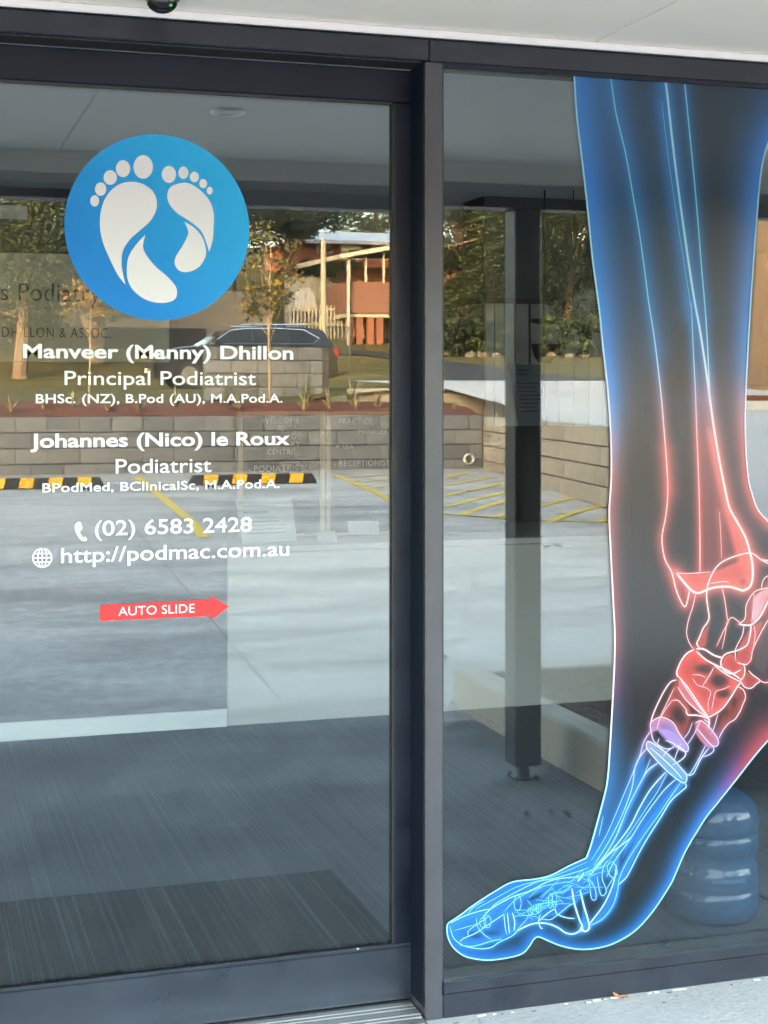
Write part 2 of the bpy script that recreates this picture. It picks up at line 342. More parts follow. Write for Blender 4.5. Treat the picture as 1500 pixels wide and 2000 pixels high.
for pts in ([(735,918),(690,860),(640,760),(600,660),(585,560),(595,470),(630,390),(690,335),(760,315),(830,325),(890,365),(917,420),(915,480),(880,545),(820,600),(760,655),(720,720),(712,790),(720,850)],
            [(852,625),(800,680),(755,750),(743,830),(752,900),(790,960),(860,1008),(940,1025),(1005,1015),(1035,985),(1030,930),(980,870),(910,810),(855,740),(838,690)],
            [(1225,725),(1205,660),(1175,600),(1110,545),(1040,500),(995,450),(980,400),(995,350),(1050,325),(1110,325),(1180,370),(1230,430),(1252,500),(1252,580),(1245,660)],
            [(1080,548),(1140,585),(1185,640),(1205,700),(1205,750),(1170,810),(1110,842),(1055,838),(1025,800),(1030,755),(1070,690),(1100,630),(1102,600)]):
    q = [tuple(p) for p in catmull(pts+pts[:1], 5)]
    seen = []; [seen.append(p) for p in q if not seen or abs(p[0]-seen[-1][0])+abs(p[1]-seen[-1][1]) > .5]
    if abs(seen[0][0]-seen[-1][0])+abs(seen[0][1]-seen[-1][1]) < .5: seen.pop()
    flat('sole_print', Z(seen), YV-.0006, 'vinyl_white', lg)
# --- names and numbers
for (s, x0, x1, base, cap, wt, sp) in (
    ('Manveer (Manny) Dhillon', 45, 573, 701, 27, .024, 1.0), ('Principal Podiatrist', 126, 500, 752, 27, .006, 1.0),
    ('BHSc. (NZ), B.Pod (AU), M.A.Pod.A.', 70, 552, 787, 17.5, .016, 1.03),
    ('Johannes (Nico) le Roux', 59, 566, 872, 27, .024, 1.0), ('Podiatrist', 226, 413, 923.5, 28, .006, 1.0),
    ('BPodMed, BClinicalSc, M.A.Pod.A.', 83, 546, 957.5, 17.5, .016, 1.03),
    ('(02) 6583 2428', 185, 492, 1042.5, 29, .012, 1.0), ('http://podmac.com.au', 119, 565, 1092.5, 29, .012, 1.0)):
    lettering(s, x0, x1, base, cap, YV, 'vinyl_white', dr, wt, sp)
# handset icon
hs = catmull([(147,1024),(153,1019),(158,1021),(161,1032),(158,1036),(156,1039),(159,1045),(163,1050),(166,1048),(170,1053),(169,1056),(163,1057),(156,1053),(149,1042),(146,1032)], 4, True)
flat('phone_icon', [tuple(p) for p in hs], YV, 'vinyl_white', dr)
# globe icon: ring, meridians, parallels as ribbons
def ribbon(mb, pts, wid, Y):       # pts in photo pixels, wid in pixels
    P = [Vector(p) for p in pts]; A = []
    for i, p in enumerate(P):
        t = (P[min(i+1, len(P)-1)]-P[max(i-1, 0)]); t = t.normalized() if t.length else Vector((1, 0)); nrm = Vector((-t.y, t.x))
        ww = wid[i] if hasattr(wid, '__len__') else wid
        A.append((onY(*(p+nrm*ww/2), Y), onY(*(p-nrm*ww/2), Y)))
    o = len(mb.v)
    for a, b in A: mb.v += [tuple(a), tuple(b)]
    for i in range(len(A)-1): mb.f.append((o+2*i, o+2*i+1, o+2*i+3, o+2*i+2)); mb.m.append(0)
gm = MB(); T = np.linspace(0, 2*math.pi, 41)
ribbon(gm, [(82.5+18.2*math.cos(t), 1089.5+18.2*math.sin(t)) for t in T], 3.2, YV)
ribbon(gm, [(82.5+8.6*math.cos(t), 1089.5+18.2*math.sin(t)) for t in T], 2.6, YV)
ribbon(gm, [(82.5, 1071.5), (82.5, 1107.5)], 2.6, YV)
for dy, hw in ((-8.5, 16), (0, 18), (8.5, 16)): ribbon(gm, [(82.5-hw, 1089.5+dy+.3), (82.5+hw, 1089.5+dy-.3)], 2.6, YV-.0001)
gm.build('globe_icon', 'vinyl_white', dr, recalc=False)
ar = flat('arrow_decal', [(195.5,1182),(412.5,1171),(412.5,1163.5),(447.5,1184.5),(412.5,1211.5),(412.5,1203),(195.5,1213)], YV, 'vinyl_red', dr)
tag(ar, 'coral red arrow sticker pointing along the door')
lettering('AUTO SLIDE', 231, 380, 1199.5, 17, YV-.0006, 'vinyl_white', ar, .002, 1.02)
MB().lathe([(0, -.004), (.003, -.003), (.004, 0)], 8, tuple(onY(699, 1852, YD-.003))).build('fixing_screw', 'dust', dr)

# ================================================================== fixed window
wd = thing('shop_window', 'tall fixed shop window with a glowing leg and foot bones graphic', 'window', (2.6, .01, 0))
MB().box(MX1+.0045, FXR-.004, G_WIN, G_WIN+.006, .0925, 2.506).build('glass', 'shop_glass', wd)
MB().box(MX1+.0006, MX1+.004, .004, .02, .0925, 2.506).build('gasket', 'rubber', wd)

# grit and paint flecks where the sill meets the slab
mat('grit_dark', (.03, .028, .025), .9); mat('paint_fleck', (.62, .62, .62), .7)
for nm, m_, cnt, lo, hi, lab in (('grit', 'grit_dark', 60, .001, .0032, 'dark grit lying along the foot of the window sill'), ('paint_flecks', 'paint_fleck', 60, .002, .008, 'pale flecks of old sealant along the foot of the window sill')):
    gb = MB()
    for k in range(cnt):
        x = random.uniform(MX0-.3, FXR); y = -.004-abs(random.gauss(0, .05 if m_ == 'grit_dark' else .006)); r = random.uniform(lo, hi); sx = r*random.uniform(1, 2.4)
        gb.box(x-sx, x+sx, y-r, y, -.0045, -.004+r*.35)
    o = gb.build(nm, m_); tag(o, lab, 'grit', kind='stuff')
# ================================================================== leg graphic on the window: printed film, colours by a distance field
def film_mat():
    m = bpy.data.materials.new('printed_film'); m.use_nodes = True; n = m.node_tree; b = n.nodes['Principled BSDF']
    vc = n.nodes.new('ShaderNodeVertexColor'); vc.layer_name = 'print'
    n.links.new(vc.outputs[0], b.inputs['Base Color']); b.inputs['Roughness'].default_value = .6; b.inputs['Specular IOR Level'].default_value = .05
    g = n.nodes.new('ShaderNodeBsdfGlossy'); g.inputs['Roughness'].default_value = .17; g.inputs[0].default_value = (.97, .97, 1, 1)
    mx = n.nodes.new('ShaderNodeMixShader'); mx.inputs[0].default_value = .040
    o = n.nodes['Material Output']; n.links.new(b.outputs[0], mx.inputs[1]); n.links.new(g.outputs[0], mx.inputs[2]); n.links.new(mx.outputs[0], o.inputs[0])
    M['printed_film'] = m
film_mat()
YF = G_WIN-.0012
OUT_L = [(1119,128),(1121,143),(1127,230),(1139,330),(1149,420),(1158,510),(1170,600),(1178,680),(1187,760),(1193,850),(1194,930),(1190,1000),(1193,1080),(1198,1180),(1201,1240),(1200,1300),(1196,1380),(1192,1450),(1187,1520),(1179,1560),(1163,1620),(1153,1655),(1145,1676)]
OUT_F = [(1145,1676),(1110,1692),(1075,1710),(1045,1717),(1000,1723),(965,1742),(935,1761),(915,1775),(905,1783),(888,1795),(876,1803),(873,1812),(875,1830),(885,1850),(905,1866),(930,1873),(960,1875),(1000,1869),(1022,1861),(1034,1848),(1043,1834),(1053,1830),(1070,1837),(1095,1847),(1130,1854),(1165,1852),(1200,1842),(1240,1818),(1275,1780),(1308,1730),(1320,1705),(1340,1660),(1370,1610),(1382,1592),(1400,1570),(1440,1520),(1475,1475),(1502,1444)]
OUT_H = [(1502,1444),(1550,1385),(1578,1300),(1584,1200),(1568,1120),(1535,1052),(1502,1020)]
OUT_R = [(1502,1020),(1480,995),(1469,965),(1461,930),(1456,860),(1456,790),(1460,700),(1465,610),(1471,520),(1477,440),(1483,365),(1490,315),(1502,275),(1525,235),(1548,190),(1562,128)]
sm = lambda p, n=6: np.array(catmull(p, n))
oL, oF, oH, oR = sm(OUT_L), sm(OUT_F), sm(OUT_H), sm(OUT_R)
outline = np.concatenate([oL[:-1], oF[:-1], oH[:-1], oR])
def inside(P, poly):
    x, y = P[:, 0], P[:, 1]; r = np.zeros(len(P), bool); j = len(poly)-1
    for i in range(len(poly)):
        xi, yi = poly[i]; xj, yj = poly[j]
        if yi != yj:
            c = ((yi > y) != (yj > y)) & (x < (xj-xi)*(y-yi)/(yj-yi)+xi); r ^= c
        j = i
    return r
def dist(P, line, lim):
    out = np.full(len(P), 1e9)
    for a, b in zip(line[:-1], line[1:]):
        lo = np.minimum(a, b)-lim; hi = np.maximum(a, b)+lim
        k = np.where((P[:, 0] > lo[0]) & (P[:, 0] < hi[0]) & (P[:, 1] > lo[1]) & (P[:, 1] < hi[1]))[0]
        if not len(k): continue
        d = b-a; L = max(d@d, 1e-9); t = np.clip(((P[k]-a)@d)/L, 0, 1); e = P[k]-(a+t[:, None]*d)
        out[k] = np.minimum(out[k], np.hypot(e[:, 0], e[:, 1]))
    return out
def stops(y, ys, cols):
    c = np.array(cols, float)/255; return np.stack([np.interp(y, ys, c[:, i]) for i in range(3)], -1)
def bone_col(y): return stops(y, [560, 700, 780, 870, 1000, 1300, 1395, 1440, 1500, 1560, 1700, 1900],
    [(35,120,205),(70,120,200),(180,140,180),(255,120,120),(255,112,108),(255,84,78),(250,105,105),(196,140,212),(90,130,225),(20,120,222),(8,120,230),(8,128,238)])
def core_col(y): return stops(y, [140, 560, 740, 840, 1000, 1120, 1400, 1450, 1520, 1650, 1900],
    [(120,215,250),(120,215,250),(190,215,245),(250,190,200),(255,190,185),(255,214,220),(252,205,225),(225,205,245),(170,205,250),(110,205,250),(130,226,252)])
STEP = 1.55
gx = np.arange(868, 1590, STEP); gy = np.arange(126, 1880, STEP)
GX, GY = np.meshgrid(gx, gy); P = np.stack([GX.ravel(), GY.ravel()], -1)
ins = inside(P, outline); nx = len(gx)
idx = np.arange(len(P)).reshape(GX.shape)
near = dist(P, outline, 3.0) < 2.2
use = ins | near
q = np.stack([idx[:-1, :-1], idx[1:, :-1], idx[1:, 1:], idx[:-1, 1:]], -1).reshape(-1, 4)
q = q[ins[q].all(1)]
ids = np.unique(q); remap = np.zeros(len(P), int); remap[ids] = np.arange(len(ids)); q = remap[q]; P = P[ids]
X_, Y_ = P[:, 0], P[:, 1]
col = stops(Y_, [140, 560, 760, 1900], [(30,48,68),(30,44,60),(34,34,40),(28,34,42)])
def over(c, a): 
    global col
    col = col*(1-a[:, None])+c*a[:, None]
# soft inner glow along the outline
dL = dist(P, oL, 130); wL = np.interp(Y_, [140, 500, 700, 850, 1000, 1300, 1420, 1560, 1680], [68, 56, 40, 26, 20, 18, 24, 44, 40])
cL = stops(Y_, [140, 640, 760, 860, 950, 1250, 1350, 1430, 1700], [(26,126,226),(48,134,240),(76,140,240),(170,160,214),(222,128,140),(206,112,124),(150,110,160),(70,104,168),(20,110,200)])
aL = np.interp(Y_, [140, 800, 950, 1300, 1400, 1520], [.98, .98, .72, .62, .60, .92])
over(cL, aL*np.exp(-(dL/wL)**1.5))
dR = dist(P, oR, 120); wR = np.interp(Y_, [140, 300, 700, 900, 1000], [60, 44, 34, 16, 16])
cR = stops(Y_, [140, 640, 720, 790, 880, 1020], [(24,116,212),(44,132,236),(96,132,214),(190,140,170),(238,112,112),(240,104,104)])
over(cR, .95*np.exp(-(dR/wR)**1.5))
dF = dist(P, oF, 130); low = (X_-1150)/350
wF = np.interp(X_, [860, 1040, 1160, 1280, 1340, 1400, 1500], [30, 22, 17, 20, 22, 28, 40])
cF = stops(X_, [860, 1200, 1330, 1390, 1425, 1460, 1500], [(0,116,222),(0,112,212),(30,120,225),(92,124,228),(150,100,180),(196,82,104),(206,84,98)])
over(cF, .97*np.exp(-(dF/wF)**1.4))
# bone surfaces: soft filled shapes (points, rgb or None, alpha, edge softness)
fills = [
 ([(1352,700),(1388,790),(1405,900),(1424,990),(1456,1050),(1469,1110),(1465,1145),(1440,1150),(1405,1146),(1365,1158),(1340,1142),(1321,1119),(1367,1116),(1364,950),(1358,800)], None, .46, 26),
 ([(1378,840),(1396,850),(1418,970),(1456,1050),(1469,1110),(1440,1100),(1412,1000),(1395,930)], None, .80, 14),
 ([(1321,1119),(1385,1117),(1470,1086),(1470,1125),(1455,1151),(1405,1146),(1365,1158),(1340,1142)], None, .86, 8),
 ([(1382,1150),(1388,1205),(1384,1240),(1380,1262),(1362,1262),(1366,1240),(1384,1212)], None, .7, 8),
 ([(1455,1205),(1457,1185),(1466,1165),(1490,1150),(1502,1120),(1502,1190),(1480,1212),(1452,1220)], None, .62, 8),
 ([(1470,1170),(1490,1150),(1502,1150),(1500,1170),(1482,1208),(1468,1218)], (246,205,236), .85, 7),
 ([(1440,1270),(1460,1232),(1490,1212),(1478,1250),(1466,1290),(1455,1297),(1440,1290)], None, .78, 6),
 ([(1488,1150),(1502,1150),(1510,1260),(1500,1320),(1470,1310),(1470,1270)], (150,108,108), .45, 20),
 ([(1362,1268),(1345,1275),(1330,1293),(1322,1312),(1326,1322),(1345,1345),(1362,1370),(1380,1397),(1388,1399),(1410,1385),(1428,1360),(1440,1340),(1446,1333),(1425,1322),(1400,1305),(1380,1290)], None, .96, 5),
 ([(1415,1283),(1428,1276),(1445,1290),(1454,1306),(1450,1326),(1425,1318),(1408,1300)], None, .85, 5),
 ([(1452,1310),(1475,1322),(1483,1330),(1467,1343),(1455,1341),(1448,1331)], None, .7, 5),
 ([(1440,1342),(1452,1350),(1456,1366),(1448,1386),(1434,1404),(1414,1424),(1404,1442),(1396,1430),(1410,1395)], (226,84,66), .55, 9),
 ([(1318,1330),(1330,1345),(1350,1385),(1345,1425),(1328,1442),(1310,1405),(1284,1425),(1300,1375)], (238,90,76), .62, 10),
 ([(1326,1325),(1345,1345),(1383,1400),(1362,1390),(1328,1352)], (250,128,150), .85, 4),
 ([(1358,1412),(1370,1408),(1385,1420),(1400,1440),(1403,1452),(1397,1458),(1385,1462),(1370,1450),(1358,1432)], (242,120,142), .88, 4),
 ([(1272,1430),(1273,1412),(1285,1402),(1298,1402),(1315,1412),(1325,1430),(1335,1445),(1344,1458),(1342,1468),(1322,1462),(1300,1440),(1285,1428)], (198,146,214), .88, 4),
 ([(1285,1428),(1305,1424),(1326,1440),(1342,1462),(1322,1464),(1300,1446)], (176,150,232), .75, 4),
 ([(1263,1450),(1270,1449),(1290,1462),(1310,1478),(1330,1500),(1340,1512),(1341,1524),(1335,1529),(1320,1520),(1300,1503),(1280,1482),(1264,1462)], (170,205,240), .80, 3),
 ([(1240,1500),(1262,1470),(1256,1520),(1225,1585),(1190,1645),(1160,1690),(1150,1680),(1190,1620)], (14,118,216), .62, 8),
 ([(1268,1500),(1284,1494),(1262,1520),(1235,1575),(1205,1640),(1185,1660),(1215,1600),(1240,1545)], (60,140,228), .80, 5),
 ([(1290,1520),(1308,1508),(1275,1560),(1245,1610),(1215,1650),(1240,1590)], (70,110,205), .55, 6),
 ([(1322,1528),(1338,1532),(1310,1566),(1285,1600),(1250,1655),(1232,1695),(1208,1735),(1205,1715),(1225,1670),(1255,1615),(1290,1568)], (12,122,232), .92, 5),
 ([(1300,1540),(1318,1528),(1280,1590),(1240,1645),(1215,1680),(1225,1640),(1255,1600)], (24,108,205), .72, 6),
 ([(880,1806),(905,1792),(935,1782),(960,1778),(1000,1782),(1012,1814),(975,1838),(930,1850),(900,1843),(884,1826)], (0,124,232), .88, 6),
 ([(958,1778),(985,1760),(1010,1750),(1060,1727),(1140,1708),(1150,1690),(1185,1665),(1212,1660),(1205,1700),(1175,1712),(1160,1735),(1130,1762),(1118,1768),(1098,1788),(1060,1796),(1010,1812),(995,1785)], (0,118,226), .86, 8),
 ([(1145,1680),(1160,1690),(1140,1705),(1075,1722),(1020,1740),(960,1772),(945,1765),(1000,1730),(1080,1714)], (30,110,190), .60, 6),
 ([(1205,1705),(1212,1740),(1200,1775),(1178,1800),(1152,1808),(1180,1770),(1195,1735)], (10,116,226), .78, 5),
 ([(1140,1765),(1150,1800),(1148,1816),(1138,1815),(1136,1790)], (0,112,220), .85, 4),
 ([(1150,1710),(1168,1700),(1178,1740),(1160,1756),(1150,1740)], (0,110,225), .7, 6),
]
for pts, c, a, soft in fills:
    poly = np.array(catmull(pts, 5, True)); lo, hi = poly.min(0)-2, poly.max(0)+2
    k = np.where((X_ > lo[0]) & (X_ < hi[0]) & (Y_ > lo[1]) & (Y_ < hi[1]))[0]
    k = k[inside(P[k], poly)]; d = dist(P[k], np.vstack([poly, poly[:1]]), soft*2+2)
    aa = np.zeros(len(P)); aa[k] = a*np.clip(d/(soft*.6), .35, 1)*(.76+.24*np.exp(-(d/10)**1.4))
    cc = bone_col(Y_) if c is None else np.tile(np.array([c])/255., (len(P), 1))
    over(cc, aa)
# dark windows inside the bones
for (cx, cyy, rx, ry, a) in ((1380,1306,30,13,.85),(1405,1328,24,19,.9),(1413,1354,19,13,.8),(1327,1397,20,22,.92),(1433,1370,7,13,.8),(1417,1390,6,9,.7),(1452,1138,9,10,.45),(925,1826,20,9,.75),(1045,1752,26,5,.9),(960,1823,22,7,.35),(1122,1792,9,14,.8),(1180,1755,14,10,.5),(1452,1238,12,14,.35),(1300,1460,22,6,.7)):
    ang = -.38 if 1030 < cx < 1060 else 0
    ex = (X_-cx)*math.cos(ang)-(Y_-cyy)*math.sin(ang)*-1; ey = (Y_-cyy)*math.cos(ang)-(X_-cx)*math.sin(ang)
    over(np.tile(np.array([[58, 44, 46]])/255. if cyy < 1450 else np.array([[28, 52, 66]])/255., (len(P), 1)), a*np.clip(1.6-1.6*np.sqrt((ex/rx)**2+(ey/ry)**2), 0, 1))
# bone edges: points, core width, glow width, glow strength, whiteness
B = [
 ([(1190,128),(1192,143),(1203,220),(1222,300),(1236,380),(1248,450),(1258,520),(1267,590),(1278,660),(1290,760),(1297,840),(1303,920),(1304,970),(1300,1010),(1293,1050),(1298,1090),(1312,1118),(1320,1150),(1330,1175),(1338,1185),(1343,1172),(1347,1151)], 2.6, 11, .75, .1),
 ([(1297,128),(1299,150),(1305,200),(1315,290),(1325,370),(1336,450),(1346,520),(1357,590),(1368,650),(1380,730),(1388,790),(1395,840),(1405,900),(1415,950),(1424,990),(1440,1020),(1456,1050),(1465,1080),(1469,1100),(1470,1125),(1465,1145),(1452,1153),(1440,1150),(1425,1146),(1405,1146),(1385,1150),(1365,1158),(1352,1154),(1340,1142),(1321,1119)], 4.6, 15, .9, .45),
 ([(1293,200),(1303,290),(1314,370),(1326,450),(1337,520),(1348,590),(1352,620)], 1.0, 12, .55, 0),
 ([(1321,1119),(1345,1120),(1387,1117)], 2.4, 5, .5, .2),
 ([(1350,590),(1354,680),(1358,760),(1361,850),(1365,950),(1367,1050),(1367,1118)], 2.0, 9, .8, 0),
 ([(1334,128),(1345,240),(1354,330),(1363,430),(1370,520),(1377,600),(1381,660),(1385,740),(1387,780)], 2.6, 8, .6, .1),
 ([(1405,1000),(1408,1050),(1409,1090)], 1.6, 8, .6, 0),
 ([(1502,1101),(1485,1092),(1475,1084),(1463,1080),(1440,1085),(1415,1095),(1400,1107),(1389,1125),(1382,1145),(1380,1165),(1383,1190),(1385,1205),(1382,1215),(1373,1228),(1366,1245),(1361,1257),(1366,1265)], 3.6, 6, .7, .6),
 ([(1359,1158),(1353,1185),(1345,1210),(1341,1235),(1346,1255),(1355,1268)], 2.2, 5, .6, 0),
 ([(1410,1146),(1416,1175),(1420,1205),(1422,1215),(1412,1235),(1400,1262)], 2.2, 6, .7, 0),
 ([(1420,1213),(1416,1240),(1410,1268)], 1.8, 4, .5, 0), ([(1422,1212),(1430,1206),(1440,1212),(1446,1217)], 2.2, 4, .6, .1),
 ([(1387,1140),(1410,1136),(1424,1137)], 2.4, 4, .4, .3),
 ([(1443,1219),(1455,1221),(1467,1220),(1480,1210),(1490,1195),(1502,1170)], 4.5, 6, .7, .8),
 ([(1443,1219),(1455,1208),(1457,1185),(1463,1170),(1475,1155),(1490,1150),(1502,1148)], 2.4, 5, .6, .4),
 ([(1487,1150),(1490,1135),(1497,1126),(1504,1125)], 2.4, 4, .5, .3), ([(1473,1160),(1472,1185),(1468,1215)], 1.8, 4, .5, .1),
 ([(1467,1220),(1465,1240),(1460,1258),(1450,1266),(1435,1272),(1420,1276),(1411,1284),(1408,1297),(1415,1310),(1430,1316),(1447,1308)], 3.8, 5, .7, .7),
 ([(1453,1222),(1450,1240),(1440,1260),(1436,1272),(1437,1290)], 2.4, 4, .5, .4), ([(1472,1220),(1475,1240),(1470,1270)], 1.8, 3, .5, .1),
 ([(1502,1208),(1488,1232),(1478,1252),(1470,1270),(1466,1290),(1458,1297)], 2.6, 7, .7, .2),
 ([(1355,1269),(1342,1276),(1331,1290),(1323,1308),(1322,1317),(1326,1323)], 4.2, 6, .7, .7),
 ([(1360,1267),(1375,1268),(1395,1280),(1412,1285)], 5.0, 6, .6, .8), ([(1360,1272),(1378,1288),(1400,1300),(1425,1312),(1448,1328)], 4.6, 7, .6, .6),
 ([(1395,1300),(1420,1318),(1447,1332)], 3.6, 6, .6, .7), ([(1452,1297),(1455,1307),(1453,1320),(1446,1330)], 3.2, 4, .5, .6),
 ([(1440,1294),(1450,1297),(1460,1298)], 3.0, 4, .5, .8),
 ([(1447,1332),(1455,1342),(1467,1344),(1478,1335),(1484,1329),(1470,1318),(1462,1310)], 3.2, 5, .6, .6), ([(1484,1329),(1493,1333),(1504,1332)], 2.6, 3, .4, .6),
 ([(1447,1333),(1440,1341),(1428,1361),(1410,1385),(1388,1399),(1380,1400)], 4.0, 6, .7, .7),
 ([(1394,1304),(1384,1322),(1372,1340)], 2.6, 4, .6, .3), ([(1352,1318),(1365,1318),(1378,1323)], 2.0, 4, .6, .1), ([(1353,1325),(1362,1338),(1378,1343),(1388,1352),(1383,1372),(1384,1390)], 1.8, 5, .6, .1),
 ([(1426,1340),(1412,1346),(1398,1351),(1394,1366),(1390,1386)], 1.8, 4, .6, .1),
 ([(1440,1340),(1452,1348),(1456,1362),(1450,1378),(1445,1390),(1435,1405),(1424,1412),(1413,1425),(1404,1442)], 2.8, 8, .7, .3),
 ([(1326,1322),(1345,1345),(1365,1375),(1383,1400)], 4.2, 8, .7, .7), ([(1324,1342),(1340,1367),(1365,1390),(1383,1400)], 3.0, 6, .6, .6), ([(1330,1330),(1352,1362),(1378,1398)], 2.4, 5, .5, .5),
 ([(1340,1388),(1344,1396),(1360,1397),(1375,1400),(1385,1406),(1384,1422)], 4.0, 6, .7, .8), ([(1375,1405),(1384,1412),(1384,1420)], 3.0, 4, .5, .6),
 ([(1321,1328),(1310,1332),(1297,1350),(1282,1380),(1274,1400),(1271,1413)], 3.6, 6, .6, .8), ([(1316,1345),(1305,1368),(1293,1393),(1286,1412),(1283,1424)], 2.0, 5, .6, .3),
 ([(1313,1368),(1300,1385),(1290,1403)], 2.0, 5, .6, .2), ([(1313,1368),(1324,1368),(1334,1378),(1342,1388)], 2.6, 6, .6, .3),
 ([(1272,1430),(1271,1413),(1285,1402),(1298,1402),(1315,1412),(1325,1430),(1335,1445),(1344,1458),(1342,1468),(1330,1464),(1315,1452),(1300,1446)], 2.8, 5, .6, .5),
 ([(1272,1430),(1276,1446),(1287,1456),(1302,1463),(1315,1460)], 2.6, 4, .6, .6), ([(1284,1452),(1287,1443)], 2.4, 3, .5, .6),
 ([(1322,1455),(1338,1468),(1337,1478),(1325,1488),(1314,1494)], 3.2, 5, .6, .7), ([(1330,1452),(1322,1470),(1316,1488)], 2.2, 4, .5, .5), ([(1318,1457),(1300,1470),(1296,1478)], 2.2, 3, .5, .6),
 ([(1358,1412),(1370,1408),(1385,1420),(1400,1440),(1403,1452),(1397,1458),(1388,1454),(1372,1436),(1362,1424)], 2.8, 5, .6, .4),
 ([(1392,1458),(1394,1466),(1385,1474),(1373,1478)], 2.6, 5, .6, .4), ([(1368,1408),(1355,1435),(1342,1455)], 2.0, 5, .6, .4), ([(1352,1412),(1345,1430),(1335,1443)], 2.0, 5, .6, .2), ([(1402,1395),(1395,1420),(1390,1432)], 2.2, 6, .7, .2),
 ([(1378,1456),(1365,1482),(1352,1505),(1345,1514)], 2.4, 6, .7, .5), ([(1384,1462),(1370,1480),(1360,1500),(1354,1511),(1345,1514),(1336,1508)], 3.0, 6, .6, .7),
 ([(1263,1450),(1270,1449),(1290,1462),(1310,1478),(1330,1500),(1340,1512),(1341,1524),(1335,1529),(1320,1520),(1300,1503),(1280,1482),(1264,1462),(1263,1450)], 3.2, 5, .6, .8),
 ([(1270,1460),(1295,1482),(1318,1504),(1333,1522)], 3.2, 4, .5, .8), ([(1285,1457),(1310,1478),(1334,1504)], 2.6, 4, .5, .8),
 ([(1273,1425),(1258,1448),(1250,1475),(1240,1500),(1215,1560),(1185,1630),(1155,1680)], 2.4, 7, .7, .2),
 ([(1263,1462),(1250,1478),(1240,1500),(1234,1540),(1215,1592),(1190,1642),(1160,1690)], 3.0, 10, .8, .4),
 ([(1285,1490),(1265,1505),(1250,1530),(1225,1580),(1205,1630),(1180,1672),(1150,1706)], 3.6, 11, .8, .5),
 ([(1300,1508),(1280,1530),(1265,1550),(1248,1580),(1230,1615),(1200,1655),(1180,1676),(1155,1700)], 3.8, 8, .8, .75),
 ([(1303,1510),(1285,1545),(1260,1582),(1235,1620),(1205,1660),(1190,1680)], 2.2, 7, .7, .2), ([(1270,1483),(1255,1520),(1235,1560),(1205,1625)], 2.0, 6, .6, .1),
 ([(1320,1522),(1300,1540),(1280,1565),(1255,1600),(1230,1640),(1200,1682),(1185,1712)], 3.0, 8, .8, .5),
 ([(1338,1530),(1340,1537),(1330,1546),(1310,1565),(1290,1597),(1262,1641),(1245,1672),(1232,1698),(1222,1715),(1208,1728)], 3.4, 6, .8, .7),
 ([(1330,1528),(1310,1556),(1286,1592),(1255,1635),(1225,1682),(1210,1715),(1206,1740),(1196,1770),(1176,1795),(1152,1808)], 2.6, 10, .8, .3),
 ([(1232,1636),(1215,1650),(1190,1668),(1170,1690),(1150,1712)], 3.6, 6, .7, .8), ([(1178,1595),(1172,1622),(1170,1632)], 2.0, 4, .6, .3), ([(1204,1690),(1198,1725),(1180,1766),(1158,1796),(1150,1806)], 4.0, 8, .7, .8),
 ([(1150,1695),(1110,1708),(1075,1717),(1050,1722),(1020,1736),(990,1752),(968,1765),(958,1775)], 2.8, 7, .7, .4),
 ([(1140,1712),(1100,1715),(1070,1722),(1035,1740),(1000,1752),(970,1768),(955,1778),(940,1795)], 3.4, 9, .8, .6), ([(1146,1684),(1100,1704),(1060,1718),(1010,1732),(965,1756),(930,1775)], 2.0, 7, .6, .2),
 ([(1125,1720),(1080,1727),(1050,1735),(1010,1755),(985,1780)], 2.2, 8, .7, .2), ([(880,1803),(905,1790),(935,1780),(958,1775)], 3.2, 9, .9, .5), ([(914,1784),(925,1772),(945,1760)], 2.2, 5, .6, .4),
 ([(878,1808),(885,1830),(898,1843),(915,1850),(940,1853),(960,1850),(975,1840),(1000,1828),(1012,1816)], 2.8, 7, .8, .4), ([(898,1840),(905,1833),(930,1822),(955,1805),(970,1795),(985,1785)], 2.8, 6, .7, .5),
 ([(915,1828),(914,1820),(922,1812),(940,1800),(955,1790)], 2.4, 5, .7, .4), ([(888,1817),(910,1811),(930,1805)], 2.0, 5, .6, .2), ([(930,1792),(933,1810),(945,1825),(960,1835)], 2.2, 5, .6, .4),
 ([(898,1846),(925,1848),(960,1838),(980,1834)], 2.4, 6, .7, .4), ([(984,1785),(986,1805),(989,1825)], 2.6, 4, .6, .6), ([(991,1783),(993,1803),(995,1824)], 3.0, 4, .6, .8), ([(1001,1782),(1005,1800),(1004,1818)], 3.4, 5, .6, .8),
 ([(1010,1818),(1030,1808),(1048,1803),(1070,1804),(1090,1812),(1105,1822),(1120,1824),(1132,1818),(1135,1810)], 4.4, 8, .9, .85), ([(1010,1816),(1025,1800),(1032,1790)], 2.0, 4, .6, .4),
 ([(1117,1735),(1122,1765),(1132,1797),(1137,1808),(1135,1820)], 4.8, 6, .8, .9), ([(1133,1738),(1140,1768),(1148,1795),(1151,1812),(1144,1819),(1138,1816),(1137,1805)], 5.0, 6, .8, .95),
 ([(1055,1786),(1052,1800),(1056,1812),(1060,1813)], 3.0, 4, .6, .7), ([(1054,1798),(1062,1790),(1075,1780),(1084,1776),(1087,1784),(1098,1790),(1110,1793),(1122,1794)], 3.0, 4, .7, .7), ([(1058,1795),(1075,1796),(1090,1786),(1110,1770),(1125,1762)], 2.4, 5, .6, .4),
 ([(1000,1790),(1030,1788),(1052,1792)], 1.8, 4, .6, .3), ([(1152,1735),(1156,1756),(1164,1755),(1162,1735),(1150,1715)], 2.4, 4, .7, .5), ([(1148,1712),(1153,1735)], 2.4, 4, .7, .5),
 ([(1166,1712),(1170,1735),(1174,1748),(1180,1748),(1184,1738),(1176,1715),(1180,1690),(1190,1680)], 2.6, 5, .7, .5), ([(1184,1738),(1196,1718),(1206,1706)], 2.2, 4, .6, .4),
